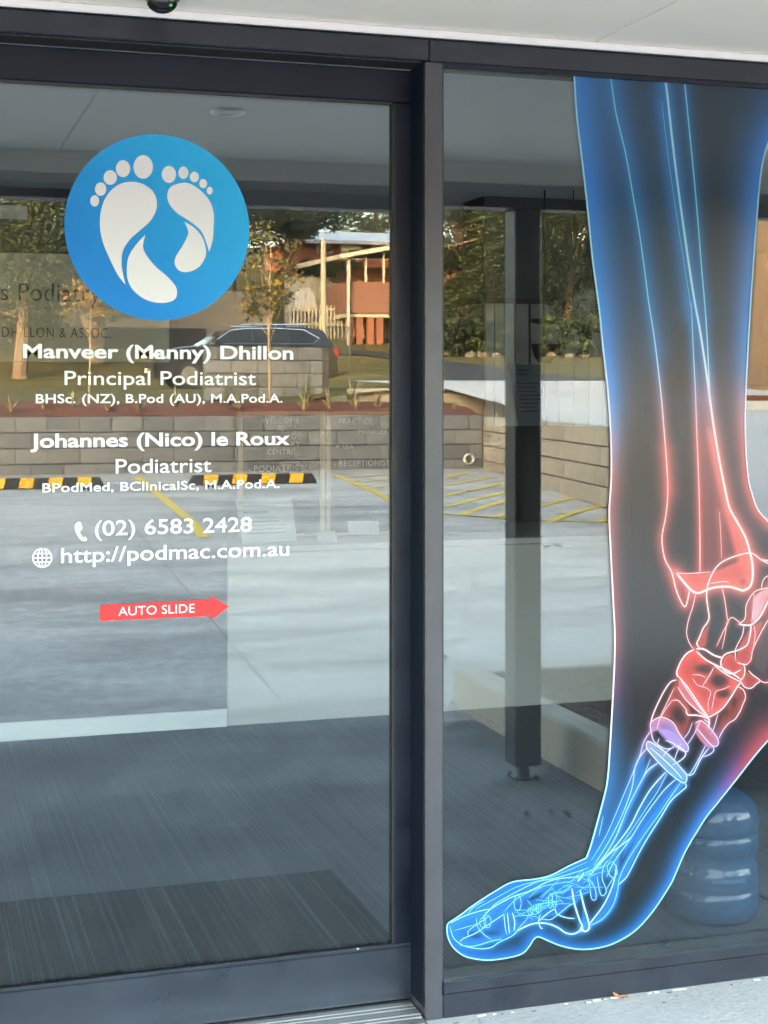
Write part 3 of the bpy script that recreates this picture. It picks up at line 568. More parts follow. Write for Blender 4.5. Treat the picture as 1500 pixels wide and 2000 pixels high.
 ([(1194,1682),(1186,1692),(1190,1708),(1198,1714),(1205,1704),(1202,1690),(1194,1682)], 2.4, 4, .7, .5), ([(1150,1700),(1165,1696),(1182,1690)], 2.2, 5, .7, .4), ([(1140,1704),(1136,1712),(1128,1722)], 5.0, 7, .8, .9),
]
for (cx, cyy, rx, ry, n) in ((952,1800,7,12,1),(943,1802,6,9,1),(1011,1764,7,15,1),(1044,1778,8,8,1),(1036,1780,5,7,1),(1052,1774,5,9,1),(1075,1760,4,14,1),(1083,1758,4,15,1)):
    B.append(([(cx+rx*math.cos(t), cyy+ry*math.sin(t)) for t in np.linspace(0, 2*math.pi, 13)], 2.0, 4, .6, .4))
for k in range(40):     # fine crossing bone edges of the midfoot
    x = random.uniform(1005, 1150); y = 1806-.46*(x-985)+random.uniform(-34, 4); L = random.uniform(22, 60); a = random.uniform(-.75, .05)+(.9 if k % 6 == 0 else 0)
    B.append(([(x, y), (x+L*.5*math.cos(a), y+L*.5*math.sin(a)+random.uniform(-3, 3)), (x+L*math.cos(a), y+L*math.sin(a))], 1.5, 3.5, .5, .15))
B += [([(1485,1092),(1520,1104),(1548,1150),(1562,1215),(1555,1280),(1530,1318),(1500,1332)], 3.2, 12, .7, .4), ([(1500,1170),(1528,1190),(1538,1230),(1520,1275)], 2.0, 14, .6, .1), ([(1200,143),(1213,220),(1234,310),(1250,400),(1264,500),(1276,600),(1286,680)], 0, 30, .50, 0), ([(1286,143),(1296,240),(1310,340),(1324,440),(1338,540),(1346,600)], 0, 26, .50, 0), ([(1340,143),(1356,300),(1372,480),(1384,620)], 0, 16, .3, 0), ([(1300,880),(1308,960)], 0, 18, .4, 0)]
lines = []
for pts, cw, gw, gs, wh in B:
    ym = np.mean([p[1] for p in pts])
    if ym > 1000: cw *= .74; gw *= .85; gs *= .72 if ym < 1420 else .85; wh *= .75
    ln = np.array(catmull(pts, 5)); d = dist(P, ln, gw*2.6)
    over(bone_col(Y_)*(1-.25*wh)+.25*wh, gs*np.exp(-(d/gw)**1.3)); 
    if cw: lines.append((ln, cw, wh))
if True:                # outline core
    for seg, cw in ((oL, 3.6), (oF, 3.0), (oH, 3.0), (oR, 3.2)): lines.append((seg, cw, .45))
def INK(c):      # the blues are printed in cyan ink
    l = LIN(c); k = np.clip((l[:, 2]-l[:, 0])/np.maximum(l[:, 2], .02)*1.6-.6, 0, 1)[:, None]; return l*(1+k*np.array([[-.55, .15, .04]]))
LIN = lambda c: np.where(c <= .04045, c/12.92, ((np.clip(c, 0, 1)+.055)/1.055)**2.4)
KP = .44                # printed inks reflect no more than this
def px_world(P, Y):
    a = (P[:, 0]-HX)/F; b = (HY-P[:, 1])/F; dx = FW.x+RT.x*a; dy = FW.y+RT.y*a; t = (Y-CAM.y)/dy
    return np.stack([CAM.x+dx*t, np.full(len(P), Y), CAM.z+b*t], -1)
def colored(name, V, Fq, colr, parent):
    me = bpy.data.meshes.new(name); me.vertices.add(len(V)); me.vertices.foreach_set('co', V.astype(np.float32).ravel())
    me.loops.add(Fq.size); me.loops.foreach_set('vertex_index', Fq.astype(np.int32).ravel())
    me.polygons.add(len(Fq)); me.polygons.foreach_set('loop_start', np.arange(0, Fq.size, 4, dtype=np.int32)); me.polygons.foreach_set('loop_total', np.full(len(Fq), 4, np.int32))
    me.update(calc_edges=True)
    at = me.color_attributes.new('print', 'FLOAT_COLOR', 'POINT'); at.data.foreach_set('color', np.concatenate([INK(colr)*KP, np.ones((len(colr), 1))], 1).astype(np.float32).ravel())
    me.materials.append(M['printed_film']); return link(name, me, parent)
leg = colored('leg_graphic', px_world(P, YF), q, col, wd)
tag(leg, 'printed film of a blue and red glowing leg with foot bones')
# crisp edges
V = []; Q = []; CC = []; o = 0
for n_, (ln, cw, wh) in enumerate(lines):
    t = np.gradient(ln, axis=0); t /= np.maximum(np.hypot(t[:, 0], t[:, 1]), 1e-6)[:, None]; nr = np.stack([-t[:, 1], t[:, 0]], -1)
    taper = np.ones(len(ln)); taper[:3] = [.45, .7, .9]; taper[-3:] = [.9, .7, .45]
    is_out = n_ >= len(lines)-4
    if is_out: taper[:] = 1
    c = core_col(ln[:, 1]); 
    if is_out: c = stops(ln[:, 1], [140, 600, 800, 1000, 1350, 1500, 1620, 1900], [(120,205,250),(130,208,250),(190,215,250),(250,205,225),(225,215,245),(170,230,252),(140,240,252),(130,235,252)])
    c = c*(1-wh)+np.array([.97, .98, 1.0])*wh; gcol = bone_col(ln[:, 1])*.5+c*.5
    for s_, off in ((0, 0),):
        A = [ln+nr*(cw*.5*taper)[:, None]*k for k in (-1, -.45, .45, 1)]
        m = len(ln); rowsV = np.stack(A, 1).reshape(-1, 2); rc = np.stack([gcol, c, c, gcol], 1).reshape(-1, 3)
        i = np.arange(m-1)[:, None]*4+np.arange(3)[None]; f = np.stack([i, i+1, i+5, i+4], -1).reshape(-1, 4)+o
        W = px_world(rowsV, YF-.0003-.000012*n_); V.append(W); Q.append(f); CC.append(rc); o += len(rowsV)
colored('bone_linework', np.concatenate(V), np.concatenate(Q), np.concatenate(CC), leg)
# ================================================================== inside the clinic
def carpet_mat(name, c1, c2, c3, sx):
    m = bpy.data.materials.new(name); m.use_nodes = True; n = m.node_tree; b = n.nodes['Principled BSDF']; b.inputs['Roughness'].default_value = .95; b.inputs['Specular IOR Level'].default_value = .1
    tc = n.nodes.new('ShaderNodeTexCoord'); mp = n.nodes.new('ShaderNodeMapping'); mp.inputs['Scale'].default_value = (sx, .35, 1); n.links.new(tc.outputs['Object'], mp.inputs[0])
    a = n.nodes.new('ShaderNodeTexNoise'); a.inputs['Scale'].default_value = 1; a.inputs['Detail'].default_value = 8; a.inputs['Roughness'].default_value = .8; n.links.new(mp.outputs[0], a.inputs['Vector'])
    rp = n.nodes.new('ShaderNodeValToRGB'); e = rp.color_ramp.elements; e[0].position = .36; e[1].position = .66; e[0].color = (*c1, 1); e[1].color = (*c3, 1); k = e.new(.5); k.color = (*c2, 1)
    n.links.new(a.outputs[0], rp.inputs[0]); n.links.new(rp.outputs[0], b.inputs['Base Color'])
    bp = n.nodes.new('ShaderNodeBump'); bp.inputs['Strength'].default_value = .5; bp.inputs['Distance'].default_value = .004; n.links.new(a.outputs[0], bp.inputs['Height']); n.links.new(bp.outputs[0], b.inputs['Normal'])
    M[name] = m
carpet_mat('carpet', (.066, .085, .106), (.090, .112, .136), (.135, .160, .188), 130)
carpet_mat('mat_ribs', (.001, .0014, .002), (.002, .003, .005), (.075, .092, .112), 75)
mat('wall_dark', (.055, .058, .064), .75, var=.06, scale=2)
mat('wall_pale', (.50, .51, .50), .75, var=.04, scale=2)
mat('skirting_white', (.86, .88, .86), .45)
mat('desk_white', (.60, .575, .545), .4, var=.02, scale=3)
mat('ceiling_white', (.82, .82, .80), .8)
mat('sign_beige', (.66, .62, .45), .6)
mat('letter_black', (.012, .012, .014), .5)
mat('felt_black', (.018, .018, .02), .95)
mat('pine_frame', (.62, .48, .30), .5, var=.15, scale=8)
mat('letter_grey', (.45, .46, .46), .6)
mat('paper', (.55, .57, .56), .7)
mat('ink_grey', (.30, .31, .33), .8)
mat('ink_dark', (.02, .025, .035), .8)
mat('sheet_blue', (.10, .125, .15), .6)
mat('panel_white', (.42, .44, .41), .55, var=.03, scale=4)
mat('metal_black', (.010, .010, .012), .4)
mat('leaf_dark', (.02, .03, .015), .6, var=.4, scale=20)
mat('pot_brown', (.16, .09, .06), .6, var=.2, scale=10)
mat('screen_grey', (.09, .10, .12), .2)

structure(MB().box(XL, XR, .262, 9.0, -.12, 0.0).build('interior_floor', 'carpet'))
WX = onY(443.5, 1300, 3.6).x
iw = structure(MB().box(XL, WX, 3.6, 3.75, .0, 2.6).build('interior_wall', 'wall_dark'))
sk0, sk1 = onY(220, 1409, 3.585).z, 0.0
MB().bbox(XL, WX-.001, 3.583, 3.599, .001, .088, .003).build('skirting_board', 'skirting_white', iw)
structure(MB().box(XL, XR, 5.6, 5.75, .0, 2.6).build('back_wall', 'wall_dark'))
structure(MB().box(XL, XR, .222, 9.0, 2.60, 2.604).build('interior_ceiling', 'ceiling_white'))
mt = MB().bbox(-1.2, 1.41, .30, 1.25, .001, .012, .003).build('door_mat', 'mat_ribs'); tag(mt, 'dark ribbed entrance mat on the carpet behind the sliding door', 'mat')
# wall sign
def rect(px0, py0, px1, py1, Y): a = onY(px0, py0, Y); b = onY(px1, py1, Y); return min(a.x, b.x), max(a.x, b.x), min(a.z, b.z), max(a.z, b.z)
ws = thing('wall_sign', 'pale beige wall sign with black serif style practice lettering', 'sign', (1, 3.6, 2))
x0, x1, z0, z1 = rect(330, 708, -420, 482, 3.58); MB().bbox(x0, x1, 3.57, 3.598, z0, z1, .003).build('panel', 'sign_beige', ws)
lettering('s Podiatry', 2, 196, 588, 34, 3.567, 'letter_black', ws, -.004, 1.05)
lettering('DHILLON & ASSOC.', 4, 216, 659, 19, 3.567, 'letter_black', ws, -.006, 1.1)
tv = thing('wall_screen', 'small grey wall screen in a black surround, high above the wall sign', 'screen', (0, 3.6, 2.4))
x0, x1, z0, z1 = rect(62, 442, -150, 392, 3.57); MB().bbox(x0, x1, 3.545, 3.598, z0, z1, .004).build('surround', 'metal_black', tv); MB().box(x0+.02, x1-.022, 3.542, 3.5445, z0+.028, z1-.01).build('screen', 'wall_pale', tv)
# reception desk
dk = thing('reception_desk', 'long white reception counter beside the dark wall', 'desk', (3, 3.8, 0))
dz = onY(600, 1063, 3.58).z; dx1 = onY(1420, 1200, 3.58).x
MB().bbox(WX+.002, dx1, 3.60, 4.3, .001, dz-.035, .004).build('front_panel', 'desk_white', dk)
MB().bbox(WX+.001, dx1+.02, 3.565, 4.4, dz-.034, dz, .004).build('counter_top', 'desk_white', dk)
# letter boards
def board(px0, px1, top, label, lines):
    t = thing('letter_board', label, 'letter board', tuple(onY((px0+px1)/2, 1050, 3.9)), None)
    x0, x1, _, z1 = rect(px0, 1000, px1, top, 3.9)
    MB().box(x0+.02, x1-.02, 3.905, 3.915, dz+.02, z1-.02).build('felt_panel', 'felt_black', t)
    for a in ((x0, x0+.026), (x1-.026, x1)): MB().bbox(a[0], a[1], 3.89, 3.92, dz+.002, z1, .003).build('frame_side', 'pine_frame', t)
    for a in ((dz+.002, dz+.024), (z1-.024, z1)): MB().bbox(x0+.027, x1-.027, 3.89, 3.92, a[0], a[1], .003).build('frame_rail', 'pine_frame', t)
    for (s, a, b, base, cap) in lines: lettering(s, a, b, base, cap, 3.902, 'letter_grey', t, 0, 1.1)
board(464, 634, 803, 'pine framed black letter board headed WELCOME on the reception counter',
      [('WELCOME', 511, 585, 827, 12), ('TO', 541, 556, 842, 11), ('GS', 569, 586, 858, 11), ('RY', 569, 586, 873, 11), ('CENTRE', 522, 575, 888, 11), ('- PODIATRISTS', 484, 602, 921, 12)])
board(636, 800, 803, 'pine framed black letter board headed PRACTICE MANAGER on the reception counter',
      [('- PRACTICE', 652, 727, 829, 12), ('MANAGER', 701, 757, 848, 11), ('4. LEA', 656, 690, 876, 8), ('- RECEPTIONIST', 652, 762, 910, 12)])
def sheet(name, label, cat, pts, Y0, Y1, m):
    t = thing(name, label, cat, tuple(onY(pts[3][0], pts[3][1], Y0)))
    P4 = [onY(*pts[0], Y1), onY(*pts[1], Y1), onY(*pts[2], Y0), onY(*pts[3], Y0)]
    nrm = (P4[1]-P4[0]).cross(P4[3]-P4[0]).normalized(); nrm = -nrm if nrm.y > 0 else nrm
    MB().add([*P4, *[p-nrm*.002 for p in P4]], [(0,1,2,3),(7,6,5,4),(0,4,5,1),(1,5,6,2),(2,6,7,3),(3,7,4,0)]).build('sheet', m, t)
    return t, P4, nrm
def rule_lines(t, P4, nrm, rows, m):
    b = MB()
    for v, u0, u1, h in rows:
        def at(u, v): return P4[0].lerp(P4[1], u).lerp(P4[3].lerp(P4[2], u), v)+nrm*.001
        b.add([at(u0, v), at(u1, v), at(u1, v+h), at(u0, v+h)], [(0, 1, 2, 3)])
    b.build('print_lines', m, t, recalc=False)
t, P4, nr = sheet('notice_sheet', 'white notice sheet propped up on the white reception counter', 'notice', [(460,976),(570,973),(580,1056),(473,1061)], 3.70, 3.78, 'paper')
rule_lines(t, P4, nr, [(.14,.1,.7,.05),(.28,.1,.55,.05)]+[(.42+.09*k, .12, random.uniform(.6, .85), .022) for k in range(5)], 'ink_grey')
sheet('paper_sheet', 'small loose paper leaning on the counter beside the notice sheet', 'paper', [(616,1040),(654,1036),(660,1058),(624,1061)], 3.70, 3.74, 'paper')
sheet('card_stand', 'small white card lying at the far end of the counter', 'card', [(680,1018),(740,1018),(741,1044),(680,1044)], 3.72, 3.74, 'paper')
# screen wall to the right with hanging things
YS = 3.2
ds = thing('display_screen', 'tall screen of pale upright panels hanging below a grey bulkhead', 'screen', (3.3, YS, 1.5))
xe = [948, 966, 985, 1006, 1035, 1063, 1092, 1121, 1150, 1178, 1206]
for a, b in zip(xe[:-1], xe[1:]):
    x0, x1, z0, z1 = rect(a+.7, 832, b-.7, 592, YS); MB().bbox(x0, x1, YS, YS+.02, z0, z1, .002).build('panel', 'panel_white', ds)
x0, x1, z0, z1 = rect(946, 592, 1206, 587, YS-.01); MB().box(x0, x1, YS-.02, YS+.03, z0, z1).build('top_rail', 'metal_black', ds)
for a in (1006, 1035, 1063): 
    x0, x1, z0, z1 = rect(a-1.6, 712, a+1.6, 593, YS-.03); MB().box(x0, x1, YS-.03, YS-.022, z0, z1).build('rod', 'metal_black', ds)
x0, x1, z0, z1 = rect(946, 586, 1300, 400, YS+.05); structure(MB().box(x0, x1, YS+.05, YS+.35, z0, 2.6).build('bulkhead', 'wall_dark'))
for (cx, cyy, w_, h_, lb) in ((1050, 672, 30, 46, 'round black hanging bowl in front of the pale screen panels'), (1050, 624, 34, 12, 'shallow black hanging dish above the round bowl')):
    p = onY(cx+14, cyy, YS-.25); r = w_*p.y/3000*.0+w_*2.2/1000
    t = thing('hanging_bowl', lb, 'bowl', tuple(p))
    hh = h_*2.1/1000
    MB().lathe([(0, -hh), (r*.45, -hh*.93), (r*.8, -hh*.6), (r, -hh*.1), (r*1.03, 0), (r*.97, 0), (r*.8, -hh*.5), (0, -hh*.85)], 24, tuple(p)).build('bowl', 'metal_black', t, True)
    MB().tube(p, (p.x, p.y, 2.598), .004, n=6).build('hanger', 'metal_black', t)
t, P4, nr = sheet('poster_sheet', 'grey blue poster with dark lines of print below the hanging bowl', 'poster', [(993,712),(1056,712),(1070,831),(1012,832)], YS-.08, YS-.05, 'sheet_blue')
rule_lines(t, P4, nr, [(.08,.2,.6,.022),(.15,.25,.55,.022)]+[(.30+.065*k, .16+.02*(k % 2), random.uniform(.7, .95), .015) for k in range(8)], 'ink_dark')
pp = thing('hanging_plant', 'dark trailing plant hanging in front of the pale screen panels', 'plant', tuple(onY(1120, 640, YS-.3)))
b0 = onY(1120, 612, YS-.3); MB().tube(b0, (b0.x, b0.y, 2.598), .003, n=6).build('hanger', 'metal_black', pp)
cent = np.array([(*onY(1120+random.uniform(-42, 42), random.uniform(598, 640), YS-.3+random.uniform(-.06, .06)), .05) for _ in range(26)]+[(*onY(random.choice((1095, 1130, 1150))+random.uniform(-8, 8), random.uniform(640, 700), YS-.3), .03) for _ in range(10)])
# water bottle
def bottle_mat():
    m = mat('bottle_plastic', (.020, .085, .165), .07, .6); m.node_tree.nodes['Principled BSDF'].inputs['Alpha'].default_value = .74
    mat('bottle_cap', (.05, .32, .60), .4); mat('bottle_label', (.12, .45, .62), .5)
bottle_mat()
bx, by = 2.44, .50
wb = thing('water_bottle', 'large translucent blue water cooler bottle standing inside the window', 'bottle', (bx, by, 0))
Rb = .146
prof = [(0, .018), (.09, .018), (.120, .002), (.134, .006), (.143, .022), (Rb, .045), (Rb, .088), (Rb-.003, .094), (Rb-.006, .100), (Rb-.003, .106), (Rb, .112), (Rb-.001, .160), (Rb-.004, .166), (Rb-.007, .173), (Rb-.008, .190), (Rb-.007, .206), (Rb-.003, .214), (Rb, .222), (Rb, .258), (Rb-.003, .264), (Rb-.006, .270), (Rb-.003, .276), (Rb, .284), (Rb, .315), (.143, .335), (.134, .356), (.118, .376), (.092, .394), (.060, .408), (.036, .420), (.029, .440), (.029, .475)]
MB().lathe(prof, 48, (bx, by, .001)).build('body', 'bottle_plastic', wb, True)
MB().lathe([(0, .490), (.030, .490), (.032, .48), (.032, .45), (.030, .445)], 28, (bx, by, .001)).build('cap', 'bottle_cap', wb, True)
hb = MB()
for k in range(9):
    a0 = R(-118+k*5); hb.add([(bx+(Rb-.004)*math.cos(a), by+(Rb-.004)*math.sin(a), z) for a, z in ((a0, .138), (a0+R(4.6), .140-.001*k), (a0+R(4.6), .152-.0006*k), (a0, .154))], [(0, 1, 2, 3)])
hb.build('label_print', 'bottle_label', wb, recalc=False)
cbm = MB(); cbp = [onZ(*p, .006) for p in ((1470,1738),(1490,1752),(1515,1763),(1560,1768))]; cbm.path(cbp, [.004]*4, 6); tag(cbm.build('power_cable', 'metal_black'), 'thin black cable lying on the carpet behind the water bottle', 'cable')

# ================================================================== outside, seen mirrored in the glass
mat('park_concrete', (.29, .285, .275), .8, .3, col2=(.54, .53, .505), scale=1.1, bump=.2, bscale=25, detail=12, stretch=(.4, 1.7, 1), thr=(.33, .58), fine=.26, fscale=11)
mat('drive_concrete', (.46, .46, .455), .8, .3, col2=(.58, .58, .57), scale=.5, detail=9, stretch=(.5, 1.3, 1))
mat('joint_mid', (.2, .2, .2), .9)
mat('joint_dark', (.06, .06, .06), .9)
mat('paint_yellow', (.62, .40, .03), .6, col2=(.80, .56, .06), scale=6)
mat('rubber_black', (.018, .018, .020), .7, var=.3, scale=12)
mat('inlay_yellow', (.80, .42, .02), .5)
for k, c in enumerate(((.165, .178, .195), (.195, .208, .225), (.140, .152, .168))): mat('block_grey_%d' % k, c, .9, .2, var=.22, scale=3.5, bump=.5, bscale=90)
for k, c in enumerate(((.36, .325, .28), (.40, .36, .31), (.32, .29, .25))): mat('block_sunlit_%d' % k, c, .9, .2, var=.22, scale=3.5, bump=.5, bscale=90)  # warmth of the low sun put into the block colour
mat('mortar', (.075, .075, .075), .95)
mat('mulch_red', (.10, .028, .016), .95, col2=(.22, .075, .04), scale=9, bump=1.0, bscale=30)
mat('mulch_brown', (.07, .042, .03), .95, col2=(.24, .15, .10), scale=16, bump=1.0, bscale=45)
mat('kerb_tan', (.47, .43, .37), .85, .2, var=.12, scale=3, bump=.3, bscale=80)
mat('lawn', (.075, .075, .028), .95, .1, col2=(.17, .135, .055), scale=.9, bump=.6, bscale=12)
mat('asphalt', (.045, .047, .052), .9, .2, var=.15, scale=1.5, bump=.3, bscale=60)
mat('bark', (.15, .105, .075), .9, var=.3, scale=9, bump=.6, bscale=30)
mat('bark_pale', (.36, .27, .18), .9, var=.25, scale=9, bump=.4, bscale=40)
for k, c in (('leaf_a', (.014, .024, .010)), ('leaf_b', (.026, .040, .015)), ('leaf_c', (.046, .060, .022)), ('leaf_gold', (.33, .22, .04)), ('leaf_rust', (.30, .13, .05)), ('leaf_olive', (.10, .10, .035)), ('straw', (.46, .36, .22)), ('blade', (.09, .13, .05))):
    mat(k, c, .65, .25)
mat('paling', (.20, .165, .13), .9, col2=(.33, .28, .22), scale=14, stretch=(6, 6, .3))
mat('fence_grey', (.30, .31, .31), .8, var=.12, scale=3)
mat('picket', (.42, .38, .32), .8, var=.15, scale=5)
mat('brick_red', (.26, .095, .06), .9, var=.18, scale=9)
mat('roof_pale', (.42, .45, .50), .45, var=.06, scale=2)
mat('orange_paint', (.19, .085, .06), .7, var=.06, scale=2)
mat('cream_paint', (.42, .40, .35), .6)
mat('window_dark', (.03, .035, .045), .12)
mat('blind_white', (.66, .66, .62), .7)
mat('timber_pole', (.28, .25, .20), .85, var=.2, scale=6, stretch=(1, 1, .15))
mat('mesh_grey', (.07, .075, .075), .7)
mat('car_black', (.010, .011, .014), .18, .5, coat=1.0)
mat('car_glass', (.012, .016, .022), .05)
mat('car_chrome', (.62, .64, .66), .15, metal=1.0)
mat('car_light', (.7, .72, .74), .1)
mat('car_red', (.35, .02, .02), .2)
mat('tyre', (.014, .014, .015), .85)
mat('rock', (.13, .115, .095), .9, var=.25, scale=4, bump=.5, bscale=10)

def strip(xs, rs, zf, name, m, parent=None):
    b = MB(); nx_ = len(xs)
    for r in rs: b.v += [(x, -r, zf(x, r)) for x in xs]
    b.f = [(j*nx_+i, j*nx_+i+1, (j+1)*nx_+i+1, (j+1)*nx_+i) for j in range(len(rs)-1) for i in range(nx_-1)]; b.m = [0]*len(b.f)
    return b.build(name, m, parent, recalc=False)
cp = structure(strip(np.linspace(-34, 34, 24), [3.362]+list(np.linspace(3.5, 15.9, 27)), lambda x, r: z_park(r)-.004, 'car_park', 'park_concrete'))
def mark(name, a, b, wid, m, off=.004):    # painted line or saw cut on the car park
    a, b = Vector(a), Vector(b); d = (b-a); d.z = 0; L = d.length; d.normalize(); n = Vector((-d.y, d.x, 0)); k = max(2, int(L/.3)); mb = MB()
    for i in range(k+1):
        p = a.lerp(b, i/k); z = z_park(-p.y)-.004+off
        mb.v += [tuple(Vector((p.x, p.y, z))+n*wid/2), tuple(Vector((p.x, p.y, z))-n*wid/2)]
    mb.f = [(2*i, 2*i+1, 2*i+3, 2*i+2) for i in range(k)]; mb.m = [0]*k
    return mb.build(name, m, cp, recalc=False)
GD, GW = G_DOOR, G_WIN
A = vg(283, 1055, GD); Bq = vg(548, 1368, GD); mark('saw_cut', A+(A-Bq).normalized()*.5, Bq, .007, 'joint_mid', .003)
for x in (-5.2, 6.6, 10.8): mark('saw_cut', (x, -3.4, 0), (x-1.2, -15.6, 0), .012, 'joint_dark', .003)
mark('saw_cut', (-30, -8.6, 0), (4.6, -8.6, 0), .010, 'joint_dark', .0032)
for (x0, y0, x1, y1, yg) in ((268, 931, 398, 1050, GD), (655, 927, 770, 977, GD), (683, 932, 765, 926, GD), (700, 943, 765, 934, GD), (727, 953, 765, 946, GD),
     (866, 1003, 995, 1013, GW), (866, 934, 912, 924, GW), (866, 949, 955, 933, GW), (866, 969, 1000, 940, GW), (866, 990, 1000, 958, GW), (894, 1006, 1010, 970, GW), (965, 1010, 1121, 972, GW), (1066, 1021, 1176, 987, GW), (1172, 1018, 1215, 1003, GW), (990, 1013, 1260, 1022, GW), (765, 977, 866, 1003, GW)):
    mark('parking_line', vg(x0, y0, yg), vg(x1, y1, yg), .10, 'paint_yellow', .004+random.uniform(0, .0012))
L0 = vg(268, 931, GD); L1 = vg(398, 1050, GD)
for k in (1, 2, 3): mark('parking_line', L0+Vector((-2.6*k, 0, 0)), L1+Vector((-2.6*k, 0, 0)), .10, 'paint_yellow')

# wheel stops
def wheel_stop(p0, p1, label):
    L = abs(p1.x-p0.x); xa = min(p0.x, p1.x); y = (p0.y+p1.y)/2; z = z_park(-y)-.004
    t = thing('wheel_stop', label, 'wheel stop', (xa+L/2, y, z))
    sec = [(-.075, 0), (.075, 0), (.05, .105), (.03, .118), (-.03, .118), (-.05, .105)]
    b = MB(); n = 6
    b.add([(xa, y+a, z+c) for a, c in sec]+[(xa+.05, y+a*.98, z+c) for a, c in sec]+[(xa+L-.05, y+a*.98, z+c) for a, c in sec]+[(xa+L, y+a, z+c*.25) for a, c in sec],
          [tuple(range(6)), tuple(range(23, 17, -1))]+[(k*6+i, k*6+(i+1) % 6, k*6+6+(i+1) % 6, k*6+6+i) for k in range(3) for i in range(6)])
    for i in range(6): b.v[i] = (xa, y+sec[i][0], z+sec[i][1]*.25)
    b.build('body', 'rubber_black', t)
    for k in range(4):
        c = xa+L*(.16+.225*k); w_ = L*.055
        q = [(c-w_-.012, y+.0772, z+.012), (c+w_-.012, y+.0772, z+.012), (c+w_+.012, y+.0525, z+.108), (c-w_+.012, y+.0525, z+.108), (c+w_+.012, y-.031, z+.1205), (c-w_+.012, y-.031, z+.1205), (c+w_+.012, y+.031, z+.1205), (c-w_+.012, y+.031, z+.1205)]
        MB().add(q, [(0, 1, 2, 3), (3, 2, 6, 7), (7, 6, 4, 5)]).build('yellow_inlay', 'inlay_yellow', t, recalc=False)
wheel_stop(vg(366, 946, GD), vg(621, 944, GD), 'black rubber wheel stop with yellow inlays beside the hatched bay')
wheel_stop(vg(-48, 954, GD), vg(206, 953, GD), 'black rubber wheel stop with yellow inlays left of the yellow bay line')
wheel_stop(vg(-460, 963, GD), vg(-206, 960, GD), 'black rubber wheel stop with yellow inlays in the last bay')

# block walls: each block a piece
def block_me(w_, m):
    b = MB().bbox(-w_/2+.002, w_/2-.002, -.095, .095, -.0935, .0935, .005); me = bpy.data.meshes.new('block'); me.from_pydata(b.v, [], b.f); me.materials.append(M[m]); me.update(); return me
BM = {(w_, m): block_me(w_, m) for w_ in (.39, .19) for m in ['block_grey_%d' % k for k in range(3)]+['block_sunlit_%d' % k for k in range(3)]}
def block_wall(label, p0, p1, z0, ncourse, fam, zfun=None, far=None):
    p0, p1 = Vector(p0), Vector(p1); d = p1-p0; L = d.length; a = math.atan2(d.y, d.x); d.normalize(); n = int(L/.4)
    t = thing('block_wall', label, 'wall', (*(p0+p1).xy/2, z0))
    core = MB(); sv = Vector((-d.y, d.x))*.085
    for c in range(ncourse):
        z = z0+.2*c+.1; top = zfun(c) if zfun else L; s = 0.0; odd = c % 2; Lc = top
        core.add([(*(p0.xy+d.xy*.01+sv), z-.1), (*(p0.xy+d.xy*(Lc-.01)+sv), z-.1), (*(p0.xy+d.xy*(Lc-.01)-sv), z-.1), (*(p0.xy+d.xy*.01-sv), z-.1), (*(p0.xy+d.xy*.01+sv), z+.092), (*(p0.xy+d.xy*(Lc-.01)+sv), z+.092), (*(p0.xy+d.xy*(Lc-.01)-sv), z+.092), (*(p0.xy+d.xy*.01-sv), z+.092)],
                 [(0,3,2,1),(4,5,6,7),(0,1,5,4),(1,2,6,5),(2,3,7,6),(3,0,4,7)])
        while s < Lc-.15:
            w_ = .2 if (s == 0 and odd) else .4
            if s+w_ > Lc+.01: w_ = .2
            pc_ = p0+d*(s+w_/2); me = BM[(w_-.01, '%s_%d' % (fam, random.choice((0, 0, 1, 1, 2))))]
            o = link('block', me, t); o.location = (pc_.x+random.uniform(-.002, .002)-t.location.x*0, pc_.y+random.uniform(-.002, .002), z); o.rotation_euler = (0, 0, a)
            s += w_
    core.build('mortar', 'mortar', t, recalc=True)
    return t
YB = -15.85
block_wall('long grey concrete block retaining wall behind the wheel stops', (-2.4, YB, 0), (7.6, YB, 0), .50, 4, 'block_grey')
bw2 = MB().box(-34, -2.42, YB-.095, YB+.095, .3, 1.30); tag(bw2.build('retaining_wall', 'block_grey_0'), 'plain grey retaining wall running on past the parking bays', 'wall')
RW0 = Vector((7.72, YB, 0)); RW1 = Vector((6.30, -7.3, 0))
Lr = (RW1-RW0).length
block_wall('concrete block wall tinted warm for low sun, climbing beside the hatched bay and driveway', RW0, RW1, .28, 5, 'block_sunlit', lambda c: Lr if c < 4 else Lr-1.2)
block_wall('short freestanding grey block wall between the young trees in the garden bed', (4.3, -18.4, 0), (6.2, -18.4, 0), 1.48, 4, 'block_grey')

# upper ground
lawn_rs = list(np.linspace(17.6, 60, 90))+list(np.linspace(62, 170, 45))
structure(strip(np.linspace(-90, 130, 110), lawn_rs, z_up, 'lawn', 'lawn'))
def bed_z(x, r):
    t = min(1, (r-15.9)/.8); return (1.285)*(1-t)+(lerp(r, [15.8, 18.6], [1.28, 1.50])+.04)*t+random.uniform(-.02, .03)
bed = strip(np.linspace(-34, 7.70, 130), list(np.linspace(15.9, 17.7, 14)), bed_z, 'mulch_bed', 'mulch_red'); structure(bed)
structure(MB().bbox(6.35, 9.0, -17.88, -17.72, 1.2, 1.66, .015).build('kerb', 'kerb_tan'))
def wall_x(r): return RW0.x+(RW1.x-RW0.x)*(r-15.85)/(7.3-15.85)+.1
def drive_z(x, r): return lerp(r, [6.2, 7.3, 9.5, 14, 18, 24], [z_park(6.2)+.002, .62, 1.12, 1.29, 1.68, 1.82])
b = MB(); rs = np.linspace(6.2, 22.5, 34); us = np.linspace(0, 1, 10)
def dl(r): return wall_x(r) if r < 15.8 else 7.72
